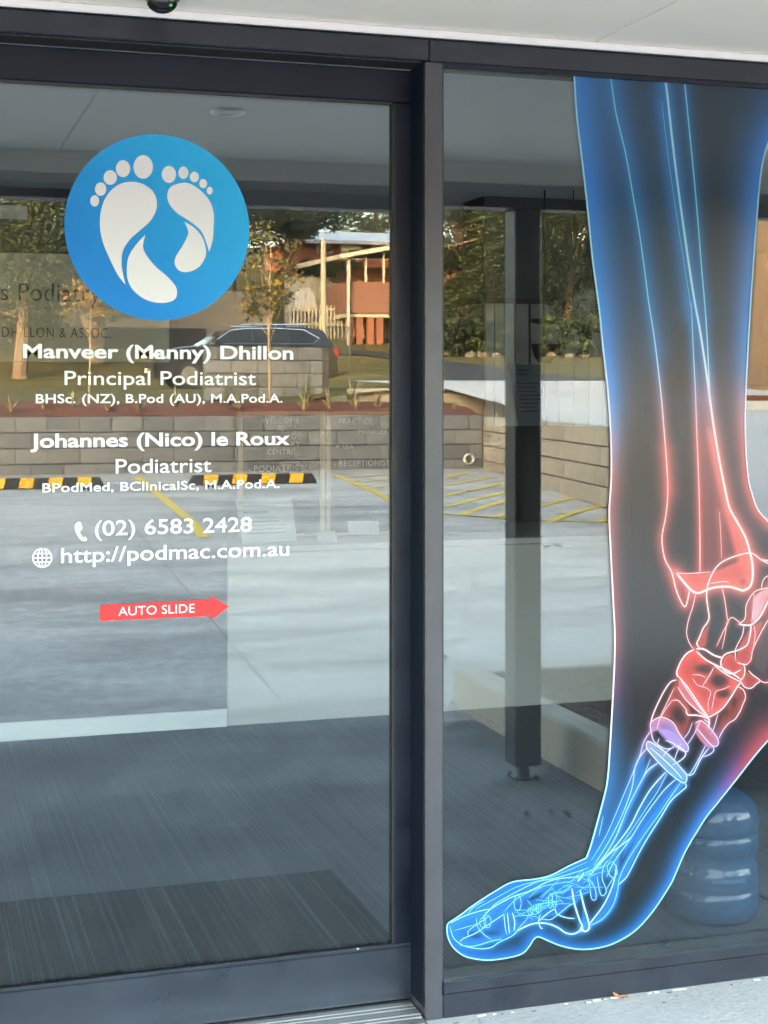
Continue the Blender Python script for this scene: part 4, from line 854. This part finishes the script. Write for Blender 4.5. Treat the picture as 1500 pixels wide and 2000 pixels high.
for r in rs: b.v += [(dl(r)+u*(24-dl(r)), -r, drive_z(0, r)+.02 if r < 17.5 else max(drive_z(0, r)+.02, z_up(dl(r)+u*(24-dl(r)), r)+.03)) for u in us]
b.f = [(j*10+i, j*10+i+1, j*10+11+i, j*10+10+i) for j in range(len(rs)-1) for i in range(9)]; b.m = [0]*len(b.f)
structure(b.build('driveway', 'drive_concrete', recalc=False))
def patch(name, far, near, m, n=8, off=.03):
    fa = np.array(catmull(far, 5)); ne = np.array(catmull(near, 5)); b = MB(); k = len(fa)
    for i in range(k):
        A_, B_ = vt(*fa[i]), vt(*ne[i])
        for j in range(n):
            p = A_.lerp(B_, j/(n-1)); b.v.append((p.x, p.y, z_up(p.x, -p.y)+off))
    b.f = [(i*n+j, i*n+j+1, (i+1)*n+j+1, (i+1)*n+j) for i in range(k-1) for j in range(n-1)]; b.m = [0]*len(b.f)
    return structure(b.build(name, m, recalc=False))
patch('road', [(866,706),(930,714),(992,723),(1100,736),(1190,741)], [(866,753),(930,752),(992,751),(1100,751),(1190,751)], 'asphalt', 14)
patch('side_road', [(640,686),(700,686),(780,694),(845,703)], [(640,694),(700,694),(780,705),(845,715)], 'asphalt', 6)
b = MB(); ks = [(2.75, -.95), (2.75, -3.69)]
kb = thing('garden_bed', 'low kerbed garden bed of brown mulch beside the awning post', 'garden bed', (4, -2.3, 0))
mat('kerb_shaded', (.17, .165, .16), .85, .2, var=.12, scale=3, bump=.3, bscale=80)
MB().bbox(2.75, 2.90, -3.69, -1.75, -.02, .20, .012).build('kerb', 'kerb_tan', kb)
MB().bbox(2.901, 6.2, -3.69, -3.54, -.02, .20, .012).build('kerb', 'kerb_tan', kb)
MB().bbox(2.901, 6.2, -1.90, -1.75, -.02, .20, .012).build('kerb', 'kerb_shaded', kb)  # same kerb, shade on its shopfront side put into the colour
MB().bbox(6.201, 6.35, -3.69, -1.75, -.02, .20, .012).build('kerb', 'kerb_tan', kb)
b = MB(); nx_ = 46
for j in range(36): b.v += [(2.89+3.33*i/(nx_-1), -3.56+1.68*j/35, .125+random.uniform(-.022, .03)) for i in range(nx_)]
b.f = [(j*nx_+i, j*nx_+i+1, (j+1)*nx_+i+1, (j+1)*nx_+i) for j in range(35) for i in range(nx_-1)]; b.m = [0]*len(b.f)
b.build('mulch', 'mulch_brown', kb, recalc=False)['kind'] = 'stuff'
ch = MB()
for k in range(900):
    p = Vector((random.uniform(2.92, 6.1), random.uniform(-3.5, -1.95), random.uniform(.14, .165))); a = random.uniform(0, 6.3); L = random.uniform(.012, .035); w_ = L*.3
    d = Vector((math.cos(a), math.sin(a), random.uniform(-.3, .5)))*L; s_ = Vector((-math.sin(a), math.cos(a), random.uniform(-.3, .3)))*w_
    ch.add([p-d-s_, p+d-s_, p+d+s_, p-d+s_], [(0, 1, 2, 3)])
ch.build('bark_chips', 'bark', kb, recalc=False)['kind'] = 'stuff'
# kerb and bed to the right of the driveway
rb = thing('roadside_bed', 'kerbed bed of red mulch around the thick tree trunk by the driveway', 'garden bed', (14, -16, 1.3))
MB().bbox(10.7, 22, -14.75, -14.55, 1.0, 1.49, .02).build('kerb', 'drive_concrete', rb)
MB().box(10.7, 22, -19, -14.76, 1.0, 1.56).build('mulch', 'mulch_red', rb)

# ------------------------------------------------------------------ vegetation
def leaves(n, cent, size, cols, flat=.35, seed=0):
    """n leaf-sized quads scattered round clump centres (k,4: x,y,z,r)"""
    g = np.random.default_rng(seed); k = g.integers(0, len(cent), n); c = cent[k]
    p = g.normal(size=(n, 3)); p /= np.linalg.norm(p, axis=1)[:, None]; p *= (g.random(n)**.42)[:, None]*c[:, 3:4]; p[:, 2] *= .8; p += c[:, :3]
    d = g.normal(size=(n, 3)); d[:, 2] *= .7; d /= np.linalg.norm(d, axis=1)[:, None]; e = np.cross(d, g.normal(size=(n, 3))); e /= np.linalg.norm(e, axis=1)[:, None]
    s = size*(.55+.9*g.random(n))[:, None]
    V = np.stack([p-d*s*.5, p+e*s*.24, p+d*s*.5, p-e*s*.24], 1).reshape(-1, 3); m = g.choice(len(cols), n, p=[c_[1] for c_ in cols])
    return V, m
def leaf_obj(name, V, m, cols, parent):
    n = len(V)//4; me = bpy.data.meshes.new(name); me.vertices.add(len(V)); me.vertices.foreach_set('co', V.astype(np.float32).ravel())
    me.loops.add(4*n); me.loops.foreach_set('vertex_index', np.arange(4*n, dtype=np.int32)); me.polygons.add(n)
    me.polygons.foreach_set('loop_start', np.arange(0, 4*n, 4, dtype=np.int32)); me.polygons.foreach_set('loop_total', np.full(n, 4, np.int32)); me.polygons.foreach_set('material_index', m.astype(np.int32)); me.update(calc_edges=True)
    for c_ in cols: me.materials.append(M[c_[0]])
    return link(name, me, parent)
def tree(label, base, height, crown_z, rx, rz_, n, size, cols, trunk_r, seed, clumps=26, bark='bark', group=None, name='tree', cl=.33):
    g = random.Random(seed); base = Vector(base); t = thing(name, label, 'tree', tuple(base), group)
    cc = Vector((base.x, base.y, base.z+crown_z)); cent = []
    for k in range(clumps):
        v = Vector((g.gauss(0, 1), g.gauss(0, 1), g.gauss(0, 1))).normalized()*(g.random()**.4)
        cent.append((cc.x+v.x*rx, cc.y+v.y*rx, cc.z+v.z*rz_, rx*cl*g.uniform(.6, 1.25)))
    mb = MB(); top = Vector((base.x+g.uniform(-.1, .1)*rx, base.y, base.z+crown_z+rz_*.5)); mid = base.lerp(top, .5)+Vector((g.uniform(-.08, .08)*rx, 0, 0))
    mb.path([base-Vector((0, 0, .15)), base+Vector((0, 0, .2)), mid, top], [trunk_r*1.25, trunk_r, trunk_r*.7, trunk_r*.25], 8)
    for c_ in cent[::2]:
        f = g.uniform(.3, .8); s = base.lerp(top, f) if f > .5 else base.lerp(mid, f*2); mb.tube(s, c_[:3], trunk_r*.3, trunk_r*.08, 5)
    mb.build('trunk', bark, t)
    V, m = leaves(n, np.array(cent), size, cols, seed=seed); leaf_obj('crown', V, m, cols, t)
    return t
V, m = leaves(420, cent, .035, [('leaf_dark', 1.0)], seed=8); leaf_obj('foliage', V, m, [('leaf_dark', 1.0)], pp)['kind'] = 'stuff'
young = [('leaf_olive', .45), ('leaf_c', .3), ('leaf_gold', .15), ('leaf_rust', .10)]
rusty = [('leaf_rust', .4), ('leaf_gold', .2), ('leaf_olive', .4)]
dark = [('leaf_a', .55), ('leaf_b', .35), ('leaf_c', .10)]
mid_ = [('leaf_a', .25), ('leaf_b', .45), ('leaf_c', .30)]
def at(px, Yv, dz_=0.0, z=None):   # foot of something mirrored at column px, Yv metres beyond the camera's plane
    p = mir(onY(px, 700, Yv-3.8), G_FAR); return Vector((p.x, p.y, (z_up(p.x, -p.y) if z is None else z)+dz_))
tree('slender young tree with yellowing leaves in front of the short block wall', at(531, 21.3), 3.0, 1.95, .46, .95, 900, .08, young, .022, 3, 30, 'bark_pale', cl=.42, name='young_tree')
tree('young tree with rusty brown leaves beside the grass verge', at(176, 21.2), 2.3, 1.45, .34, .55, 620, .075, rusty, .016, 5, 20, 'bark_pale', cl=.45, name='young_tree')
tree('young tree with thin foliage at the end of the garden bed', at(-160, 21.2), 2.3, 1.6, .4, .7, 700, .08, young, .016, 6, 20, 'bark_pale', cl=.45, name='young_tree')
specs = [  # px, Yv, crown_z, rx, rz, n, palette, label
 (40, 46, 3.9, 3.0, 2.6, 4200, mid_, 'bushy green tree above the paling fence, with sunlit sprays'),
 (190, 50, 4.3, 3.0, 2.7, 4200, dark, 'dense dark tree behind the middle of the paling fence'),
 (330, 60, 5.0, 3.6, 3.0, 4200, dark, 'dense dark tree near the end of the paling fence'),
 (455, 66, 5.2, 2.6, 3.2, 3600, mid_, 'olive green tree between the paling fence and the brick house'),
 (572, 66, 4.2, 2.3, 1.0, 3200, dark, 'spreading dark tree leaning over the brick house roof'),
 (905, 60, 5.6, 3.2, 4.2, 5200, mid_, 'tall olive green tree at the corner of the wood'),
 (958, 55, 4.0, 2.4, 3.6, 4600, dark, 'very dark round tree at the edge of the wood'),
 (1030, 62, 5.6, 3.4, 4.2, 5200, dark, 'dark tree behind the awning post in the wood'),
 (1105, 60, 5.6, 3.2, 4.4, 5200, mid_, 'tall mid green tree catching sun at its top'),
 (1190, 64, 6.0, 3.6, 4.4, 5200, mid_, 'wide green tree in the middle of the wood'),
 (1290, 60, 5.8, 3.6, 4.4, 5000, dark, 'dark full tree in the deep of the wood'),
 (1390, 58, 5.6, 3.4, 4.4, 5000, mid_, 'mid green tree near the far road'),
 (1480, 62, 5.8, 3.8, 4.4, 5000, dark, 'dark tree at the right end of the wood'),
 (728, 88, 2.6, 2.6, 1.5, 1400, dark, 'far dark tree behind the brick house roof'),
 (-140, 50, 4.6, 3.4, 3.0, 3800, dark, 'dense dark tree at the far end of the paling fence'),
 (1600, 60, 5.8, 3.8, 4.4, 4000, mid_, 'green tree beyond the end of the wood')]
for k, (px, Yv, cz, rx, rz_, n, pal, lb) in enumerate(specs):
    tree(lb, at(px, Yv), 9, cz, rx, rz_, int(n*4.5), .165, pal, .22, 40+k, 60, 'bark', cl=.32)
tree('old thick trunked tree with ridged bark in the roadside bed', at(1487, 21.5, 0, 1.5), 8, 5.2, 2.4, 1.6, 3000, .26, mid_, .30, 91, 30, 'bark', cl=.4)
# low scrub under the wood
for k, (px, Yv, h_, w_) in enumerate(((880, 52, 1.0, 1.6), (925, 50, .8, 1.5), (985, 50, 1.1, 1.8), (1080, 51, 1.0, 1.8), (1150, 50, 1.2, 1.8), (1240, 51, 1.1, 2.0), (1330, 51, 1.1, 2.0), (1430, 51, 1.1, 2.0))):
    c_ = at(px, Yv); cent = np.array([(c_.x+random.uniform(-w_, w_), c_.y+random.uniform(-.7, .7), c_.z+random.uniform(.1, h_), .5) for _ in range(16)])
    V, m = leaves(1500, cent, .28, dark, seed=70+k); o = leaf_obj('shrub', V, m, dark, None)
    tag(o, 'low dark shrub under the trees of the wood', 'shrub', 'shrubs along the edge of the wood')
for k, px in enumerate((872, 893, 915, 940, 965, 1075, 1110, 1140, 1180)):   # rough stones along the lawn's far edge
    c_ = at(px, 49.5); s = random.uniform(.16, .34); bm = bmesh.new(); bmesh.ops.create_icosphere(bm, subdivisions=2, radius=s)
    for v in bm.verts: v.co *= random.uniform(.82, 1.12); v.co.z *= .6
    me = bpy.data.meshes.new('rock'); bm.to_mesh(me); bm.free(); me.materials.append(M['rock']); o = link('edging_rock', me); o.location = c_+Vector((0, 0, s*.2)); tag(o, 'rough tan edging rock between the lawn and the wood', 'rock', 'rocks edging the wood')
# hedge of the brick house
c_ = at(585, 66); c2 = at(700, 66); zt_ = onY(640, 508, 62.2).z; zb_ = onY(640, 542, 62.2).z
cent = np.array([(random.uniform(c_.x, c2.x), c_.y+random.uniform(-.4, .4), random.uniform(zb_-.2, zt_-.25), .45) for _ in range(70)])
V, m = leaves(5200, cent, .2, dark, seed=99); hg = thing('hedge', 'clipped dark green hedge in front of the brick house', 'hedge', ((c_.x+c2.x)/2, c_.y, zb_)); leaf_obj('foliage', V, m, dark, hg)
hb_ = MB()
for k in range(9):
    x = c_.x+(c2.x-c_.x)*(k+.5)/9; hb_.tube((x, c_.y, z_up(x, -c_.y)-.1), (x, c_.y, zt_-.3), .05, .03, 6)
hb_.build('stems', 'bark', hg)
# strappy plants in the mulch
def strappy(px, Yv, nb, h_, pale, seed, label):
    g = random.Random(seed); c_ = at(px, Yv, .03); c_.z = lerp(-c_.y, [15.9, 16.7, 18.6], [1.28, 1.385, 1.53])-.01; t = thing('strappy_plant', label, 'plant', tuple(c_), 'strap leaved plants in the red mulch')
    for nm, m_, cnt in (('green_blades', 'blade', int(nb*(1-pale))), ('dry_blades', 'straw', int(nb*pale))):
        mb = MB()
        for k in range(cnt):
            a = g.uniform(0, 6.28); L = h_*g.uniform(.6, 1.2); lean = g.uniform(.15, .9 if m_ == 'blade' else 1.3); w_ = g.uniform(.008, .016); d = Vector((math.cos(a), math.sin(a), 0)); s_ = Vector((-d.y, d.x, 0)); pts = []
            for j in range(6):
                u = j/5; p = c_+d*(L*lean*u*.8)+Vector((0, 0, L*(u-.62*lean*u*u))); p.z = max(p.z, c_.z); ww = w_*(1-u*.85); pts += [p+s_*ww, p-s_*ww]
            mb.add(pts, [(2*j, 2*j+1, 2*j+3, 2*j+2) for j in range(5)])
        if cnt: mb.build(nm, m_, t, recalc=False)
for k, (px, Yv, nb, h_, pale) in enumerate(((22, 20.4, 26, .30, .8), (88, 20.6, 26, .34, .7), (145, 20.9, 24, .36, .6), (212, 20.5, 20, .26, .6), (275, 20.5, 22, .30, .6), (345, 20.7, 24, .32, .5), (452, 21.0, 30, .42, .15), (470, 20.5, 20, .28, .7), (602, 21.2, 34, .50, .4), (598, 20.4, 26, .36, .9), (648, 20.6, 26, .36, .85), (693, 21.2, 30, .46, .35), (700, 20.5, 24, .32, .9), (742, 20.6, 28, .36, .85), (790, 20.7, 24, .36, .6), (-40, 20.5, 24, .34, .6), (880, 20.5, 10, .18, .6))):
    look = 'nearly all dry and straw coloured' if pale >= .8 else ('mostly green with upright blades' if pale <= .4 else 'half green and half dry straw blades')
    where = 'by the rusty young tree' if 80 < px < 230 else ('by the short block wall' if 400 < px < 660 else ('past the short block wall' if px >= 660 else 'on the retaining wall'))
    strappy(px, Yv, nb, h_, pale, k, 'strap leaved tuft, %s, %s' % (look, where))

# ------------------------------------------------------------------ car behind the bed
def suv(c_, label):
    t = thing('parked_car', label, 'car', tuple(c_)); x0, y0, z0 = c_
    L = 4.6; hw = .92
    up = [(-2.30, .42), (-2.28, .78), (-2.15, .92), (-1.55, 1.03), (-.98, 1.08), (.0, 1.10), (1.2, 1.12), (2.1, 1.08), (2.26, .85), (2.30, .45)]
    def arch(cx, r=.37): return [(cx+r*math.cos(a), .30+r*math.sin(a)) for a in np.linspace(0, math.pi, 9)]
    lowl = [(2.20, .26)]+arch(1.42)+arch(-1.42)+[(-2.2, .26)]
    prof = up+lowl; n = len(prof); b = MB()
    secs = [(-hw, .94), (-hw*.97, .97), (-hw*.88, 1.0), (0, 1.015), (hw*.88, 1.0), (hw*.97, .97), (hw, .94)]
    for yy, s in secs:
        for i, (x, z) in enumerate(prof): b.v.append((x0+x*(1 if abs(yy) > .5 else 1.01), y0+yy, z0+(z if i >= len(up) else .26+(z-.26)*s)))
    for k in range(len(secs)-1):
        for i in range(n): b.f.append((k*n+i, k*n+(i+1) % n, (k+1)*n+(i+1) % n, (k+1)*n+i))
    b.f += [tuple(range(n)), tuple(range(len(b.v)-1, len(b.v)-n-1, -1))]; b.m = [0]*len(b.f)
    b.build('body', 'car_black', t)
    gh = [(-1.05, 1.05), (-.42, 1.44), (-.05, 1.53), (.7, 1.57), (1.5, 1.54), (1.95, 1.46), (2.2, 1.06)]
    b = MB(); ng = len(gh)
    for yy in (-1, 1):
        b.v += [(x0+x, y0+yy*(hw*.95-(z-1.05)*.36), z0+z) for x, z in gh]
    b.f = [tuple(range(ng)), tuple(range(2*ng-1, ng-1, -1))]+[(i, ng+i, ng+(i+1) % ng, (i+1) % ng) for i in range(ng)]; b.m = [0]*len(b.f)
    b.build('cabin', 'car_black', t)
    for yy in (-1, 1):
        def W(x, z, o=.012): return (x0+x, y0+yy*(hw*.95-(z-1.05)*.36+o), z0+z)
        for win in ([(-.82, 1.12), (-.36, 1.41), (-.05, 1.46), (.12, 1.47), (.12, 1.13)], [(.18, 1.13), (.18, 1.47), (.7, 1.48), (1.02, 1.47), (1.02, 1.14)], [(1.08, 1.14), (1.08, 1.465), (1.45, 1.44), (1.78, 1.26), (1.66, 1.15)]):
            b = MB(); b.add([W(*p) for p in win], [tuple(range(len(win)))]); b.build('side_window', 'car_glass', t, recalc=False)
        tr_ = [(-.90, 1.10), (-.40, 1.435), (-.05, 1.485), (.7, 1.505), (1.46, 1.47), (1.84, 1.26), (1.68, 1.12), (.2, 1.105), (-.90, 1.10)]
        b = MB()
        for a_, c2_ in zip(tr_[:-1], tr_[1:]): b.tube(W(*a_, .016), W(*c2_, .016), .015, n=5)
        b.build('window_trim', 'car_chrome', t)
        MB().tube((x0-.1, y0+yy*.66, z0+1.585), (x0+1.5, y0+yy*.66, z0+1.60), .02, n=6).build('roof_rail', 'car_chrome', t)
        MB().bbox(x0-.86, x0-.68, y0+yy*1.0-.09, y0+yy*1.0+.09, z0+1.06, z0+1.2, .02).build('wing_mirror', 'car_black', t)
        MB().bbox(x0-2.325, x0-2.0, y0+yy*.70-.18, y0+yy*.70+.18, z0+.76, z0+.88, .02).build('headlight', 'car_light', t)
        MB().bbox(x0+2.1, x0+2.315, y0+yy*.72-.17, y0+yy*.72+.17, z0+.82, z0+1.0, .02).build('tail_light', 'car_red', t)
        for cx in (-1.42, 1.42):
            def ringw(r0, r1, w_, m_, nm, par):
                bb = MB(); N = 24
                for yy2, rr in ((-w_, r0), (-w_, r1), (w_, r1), (w_, r0)):
                    bb.v += [(x0+cx+rr*math.cos(6.2832*i/N), y0+yy*.80+yy2, z0+.34+rr*math.sin(6.2832*i/N)) for i in range(N)]
                bb.f = [(k*N+i, k*N+(i+1) % N, ((k+1) % 4)*N+(i+1) % N, ((k+1) % 4)*N+i) for k in range(4) for i in range(N)]; bb.m = [0]*len(bb.f)
                return bb.build(nm, m_, par)
            wh = ringw(.22, .34, .11, 'tyre', 'wheel', t); ringw(.02, .225, .09, 'car_chrome', 'rim', wh)
    b = MB(); b.add([(x0-1.02, y0-.78, z0+1.09), (x0-1.02, y0+.78, z0+1.09), (x0-.44, y0+.66, z0+1.45), (x0-.44, y0-.66, z0+1.45)], [(0, 1, 2, 3)]); b.v = [(x-.02, y, z+.012) for x, y, z in b.v]; b.build('windscreen', 'car_glass', t, recalc=False)
    MB().bbox(x0-2.33, x0-2.24, y0-.55, y0+.55, z0+.52, z0+.72, .02).build('grille', 'rubber_black', t)
    MB().bbox(x0-2.345, x0-2.325, y0-.19, y0+.19, z0+.40, z0+.51, .004).build('number_plate', 'blind_white', t)
cpos = at(470, 37.5); cpos.z -= .02
suv(cpos, 'black station wagon with chrome window trim parked beyond the garden bed')

# ------------------------------------------------------------------ fences, pole, houses
def vp(px, py, Yv): return mir(onY(px, py, Yv-3.8), G_FAR)
fn = thing('paling_fence', 'weathered brown timber paling fence along the slope above the car', 'fence', tuple(at(300, 56)))
x0 = vp(-300, 600, 56).x; x1 = vp(522, 600, 56).x; yf = vp(300, 600, 56).y; zt0 = vp(300, 566, 56).z
b = MB(); x = x0; k = 0
while x < x1:
    b.box(x, x+.095, yf-.012+.014*(k % 2), yf+.006+.014*(k % 2), zt0-1.75, zt0+random.uniform(-.03, .03)); x += .1; k += 1
b.build('palings', 'paling', fn)['kind'] = 'stuff'
for z in (zt0-.3, zt0-1.3): MB().box(x0, x1, yf-.07, yf-.02, z, z+.09).build('rail', 'paling', fn)
for k in range(7): xx = x0+(x1-x0)*k/6-.05*(k == 6); MB().box(xx, xx+.1, yf-.16, yf-.072, z_up(xx, -yf)-.6, zt0-.05).build('post', 'paling', fn)
rw = MB().box(vp(-300, 640, 54).x, vp(404, 640, 54).x, vp(300, 640, 54).y-.2, vp(300, 640, 54).y, vp(300, 668, 54).z-.5, vp(300, 640, 54).z); tag(rw.build('low_wall', 'asphalt'), 'low dark retaining wall under the paling fence', 'wall')
pf = thing('picket_fence', 'pale open picket fence below the grey boundary wall', 'fence', tuple(at(620, 58)))
x0 = vp(566, 600, 58).x; x1 = vp(760, 600, 58).x; yf = vp(620, 600, 58).y; za, zb_ = vp(620, 595, 58).z, vp(620, 640, 58).z
n = int((x1-x0)/.15); b = MB()
for k in range(n): b.box(x0+.15*k, x0+.15*k+.07, yf, yf+.02, zb_-.5, za+random.uniform(-.02, .02))
b.build('pickets', 'picket', pf)['kind'] = 'stuff'
for z in (za-.2, zb_+.1): MB().box(x0, x1, yf-.05, yf-.002, z, z+.08).build('rail', 'picket', pf)
for f in (0, .33, .66, .99): MB().box(x0+(x1-x0)*f, x0+(x1-x0)*f+.12, yf-.17, yf-.052, zb_-1.2, za+.05).build('post', 'picket', pf)
bf = thing('boundary_wall', 'grey panelled boundary wall below the hedge', 'wall', tuple(at(640, 62)))
x0 = vp(560, 600, 62).x; x1 = vp(760, 600, 62).x; yf = vp(640, 600, 62).y; za, zb_ = vp(640, 541, 62).z, vp(640, 600, 62).z
n = 8
for k in range(n): w_ = (x1-x0)/n; MB().box(x0+w_*k+.01, x0+w_*(k+1)-.01, yf-.04, yf, zb_-1, za).build('panel', 'fence_grey', bf); MB().box(x0+w_*k-.05, x0+w_*k+.05, yf-.09, yf+.02, zb_-1, za+.05).build('post', 'fence_grey', bf)
tp = thing('trailer_cover', 'pale blue tarpaulin covered trailer behind the pickets', 'trailer', tuple(at(597, 60)))
p0 = vp(577, 592, 60); p1 = vp(618, 562, 60)
zg = z_up(p0.x, -p0.y)
MB().prism([(p0.x, p0.z-.3), (p1.x, p0.z-.3), (p1.x, p0.z+.25), (p1.x-.25, p1.z), (p0.x+.2, p1.z-.05), (p0.x, p0.z+.35)], 1, p0.y-1.2, p0.y).build('cover', 'roof_pale', tp)
for xx in (p0.x+.1, p1.x-.2): MB().box(xx, xx+.1, p0.y-1, p0.y-.2, zg-.3, p0.z-.301).build('prop', 'mesh_grey', tp)
pl = thing('timber_pole', 'slim pale timber pole beside the short block wall', 'pole', tuple(at(634, 40)))
c_ = at(634, 40); zt_ = vp(634, 466, 40).z
MB().path([c_-Vector((0, 0, .3)), c_.lerp(Vector((c_.x, c_.y, zt_)), .5), (c_.x, c_.y, zt_)], [.085, .075, .07], 12).build('shaft', 'timber_pole', pl)
MB().lathe([(0, .02), (.06, .02), (.08, 0), (.08, -.03)], 12, (c_.x, c_.y, zt_)).build('cap', 'fence_grey', pl)
gt = thing('mesh_gate', 'dark wire mesh gate at the edge of the lawn', 'gate', tuple(at(662, 43)))
x0, x1 = vp(640, 650, 43).x, vp(686, 650, 43).x; yf = vp(660, 650, 43).y; za, zb_ = vp(660, 637, 43).z, vp(660, 703, 43).z
for xx in (x0, x1): MB().tube((xx, yf, zb_-.4), (xx, yf, za), .025, n=8).build('post', 'mesh_grey', gt)
for z in (za-.02, zb_+.03): MB().tube((x0, yf, z), (x1, yf, z), .018, n=6).build('rail', 'mesh_grey', gt)
MB().tube((x0, yf, zb_+.03), (x1, yf, za-.02), .014, n=6).build('brace', 'mesh_grey', gt)
b = MB()
for k in range(15): xx = x0+(x1-x0)*k/14; b.box(xx-.004, xx+.004, yf-.004, yf+.004, zb_+.03, za-.02)
for k in range(20): z = zb_+.03+(za-zb_-.05)*k/19; b.box(x0, x1, yf-.0085, yf-.0045, z-.004, z+.004)
b.build('wire_mesh', 'mesh_grey', gt)['kind'] = 'stuff'
# brick house
Yh = 72; bh = thing('brick_house', 'red brick house with a pale metal roof behind the hedge', 'house', tuple(at(700, Yh)))
x0, x1 = vp(583, 500, Yh).x, vp(950, 500, Yh).x; yh = vp(700, 500, Yh).y; z0, z1 = vp(680, 530, Yh).z, vp(680, 474, Yh).z
zgb = z_up(x0, -yh)-1.5
MB().box(x0, x1, yh-7, yh, min(z0, zgb), z1).build('wall', 'brick_red', bh)
zr = vp(680, 452, Yh).z
rf = MB().add([(x0-.5, yh+.5, z1+.02), (x1+.5, yh+.5, z1+.02), (x1+.5, yh-7.5, z1+.02), (x0-.5, yh-7.5, z1+.02), (x0+1.2, yh-3.5, zr+.35), (x1-1.2, yh-3.5, zr+.35)], [(0, 1, 5, 4), (2, 3, 4, 5), (1, 2, 5), (3, 0, 4), (0, 3, 2, 1)]).build('roof', 'roof_pale', bh)
MB().bbox(x0-.55, x1+.55, yh+.5, yh+.62, z1-.12, z1+.06, .02).build('gutter', 'roof_pale', rf)
for (a, b_, blind) in ((619, 651, False), (667, 707, True), (724, 760, True), (790, 820, False)):
    q0, q1 = vp(a, 506 if blind else 494, Yh), vp(b_, 474, Yh)
    wf = MB().box(q0.x, q1.x, yh+.001, yh+.05, q0.z, z1-.1).build('window', 'blind_white' if blind else 'fence_grey', bh)
    MB().box(q0.x+.35*(q1.x-q0.x), q1.x-.08, yh+.051, yh+.06, q0.z+.1, z1-.35).build('pane', 'window_dark', wf)
# veranda house
Yo = 56; vh = thing('veranda_house', 'orange house on brick piers with a cream edged veranda roof', 'house', tuple(at(740, Yo)))
yo = vp(720, 560, Yo).y; xa, xb = vp(683, 560, Yo).x, vp(842, 560, Yo).x
zf0, zf1 = vp(700, 611, Yo).z, vp(700, 550, Yo).z; zroof = vp(700, 508, Yo).z
MB().box(xa, xb, yo-.12, yo, zf0, zf1).build('balustrade', 'orange_paint', vh)
MB().box(xa, xa+.12, yo-4, yo-.121, zf0, zf1).build('balustrade', 'orange_paint', vh)
MB().box(xa, xb, yo-4, yo-.121, zf0-.15, zf0-.002).build('deck', 'cream_paint', vh)
MB().box(xa+1.2, xb, yo-6, yo-3, zf0, zroof).build('wall', 'orange_paint', vh)
xr = vp(657, 508, Yo).x; xc = vp(760, 487, Yo).x; zc = vp(760, 489, Yo).z
rf = MB().add([(xr, yo+.6, zroof+.0), (xc, yo+.6, zc), (xb+.5, yo+.6, zc), (xb+.5, yo-6, zc+.2), (xc, yo-6, zc+.2), (xr, yo-6, zroof+.1), (xr, yo+.6, zroof+.16), (xc, yo+.6, zc+.17), (xb+.5, yo+.6, zc+.17), (xb+.5, yo-6, zc+.4), (xc, yo-6, zc+.4), (xr, yo-6, zroof+.3)],
     [(0, 1, 7, 6), (1, 2, 8, 7), (6, 7, 10, 11), (7, 8, 9, 10), (0, 5, 4, 1), (1, 4, 3, 2), (5, 0, 6, 11), (2, 3, 9, 8), (3, 4, 10, 9), (4, 5, 11, 10)]).build('roof', 'cream_paint', vh)
for a in (685, 717, 752, 790): p = vp(a, 550, Yo); MB().box(p.x-.04, p.x+.04, yo-.11, yo-.02, zf1, lerp(p.x, [xr, xc], [zroof, zc])-.005).build('veranda_post', 'cream_paint', vh)
p = vp(678, 600, Yo); MB().box(p.x-.05, p.x+.05, yo+.2, yo+.3, z_up(p.x, -yo)-.3, zroof-.01).build('downpipe', 'cream_paint', vh)
for a in (688, 706, 728, 746, 775, 810): p = vp(a, 620, Yo); MB().box(p.x-.12, p.x+.12, yo-.34, yo-.1, z_up(p.x, -yo)-.4, zf0-.152).build('pier', 'brick_red', vh)
# storm pipe cap on the block wall, fallen leaves
pz = vg(915, 915, GW)
sp_ = thing('pipe_outlet', 'short white pipe end sticking out at the foot of the grey block wall', 'pipe', (pz.x, YB+.1, .70))
MB().lathe([(.075, -.06), (.075, .04), (.055, .04), (.055, -.05)], 20).build('pipe', 'blind_white', sp_, True).rotation_euler = (R(-90), 0, 0)
for c_ in sp_.children: c_.matrix_parent_inverse = Matrix(); c_.location = (0, 0, 0)
MB().box(pz.x-.012, pz.x+.012, YB+.12, YB+.125, .64, .76).build('bar', 'mesh_grey', sp_)
def leaf(p, m, s, label, cat='leaf', group=None):
    a = random.uniform(0, 6.28); d = Vector((math.cos(a), math.sin(a), 0)); e = Vector((-d.y, d.x, 0)); mb = MB(); q = []
    for u, w_ in ((-1, .05), (-.5, .35), (0, .42), (.5, .3), (1, .03)): q += [p+d*s*u+e*s*w_+Vector((0, 0, .006+.004*abs(u))), p+d*s*u-e*s*w_+Vector((0, 0, .004+.012*abs(u)))]
    mb.add(q, [(2*k, 2*k+1, 2*k+3, 2*k+2) for k in range(4)]); o = mb.build('fallen_leaf', m, recalc=False); tag(o, label, cat, group); return o
leaf(onZ(1212, 1952, 0), 'dead_leaf', .022, 'small rusty dead leaf on the slab by the window sill')
for (px, py) in ((1030, 1594), (1078, 1592), (1110, 1593), (1075, 1505), (1100, 1504), (885, 1375), (870, 1285), (880, 1425), (895, 1420), (1067, 1068), (1090, 1066), (890, 936), (915, 960), (968, 944), (1000, 1040)):
    yg = GW if px > 850 else GD; p = vg(px, py, yg); leaf(p, 'dead_leaf_dark', .03 if py > 1200 else .06, 'dark dead leaf lying on the grey concrete', 'leaf', 'dead leaves on the car park')
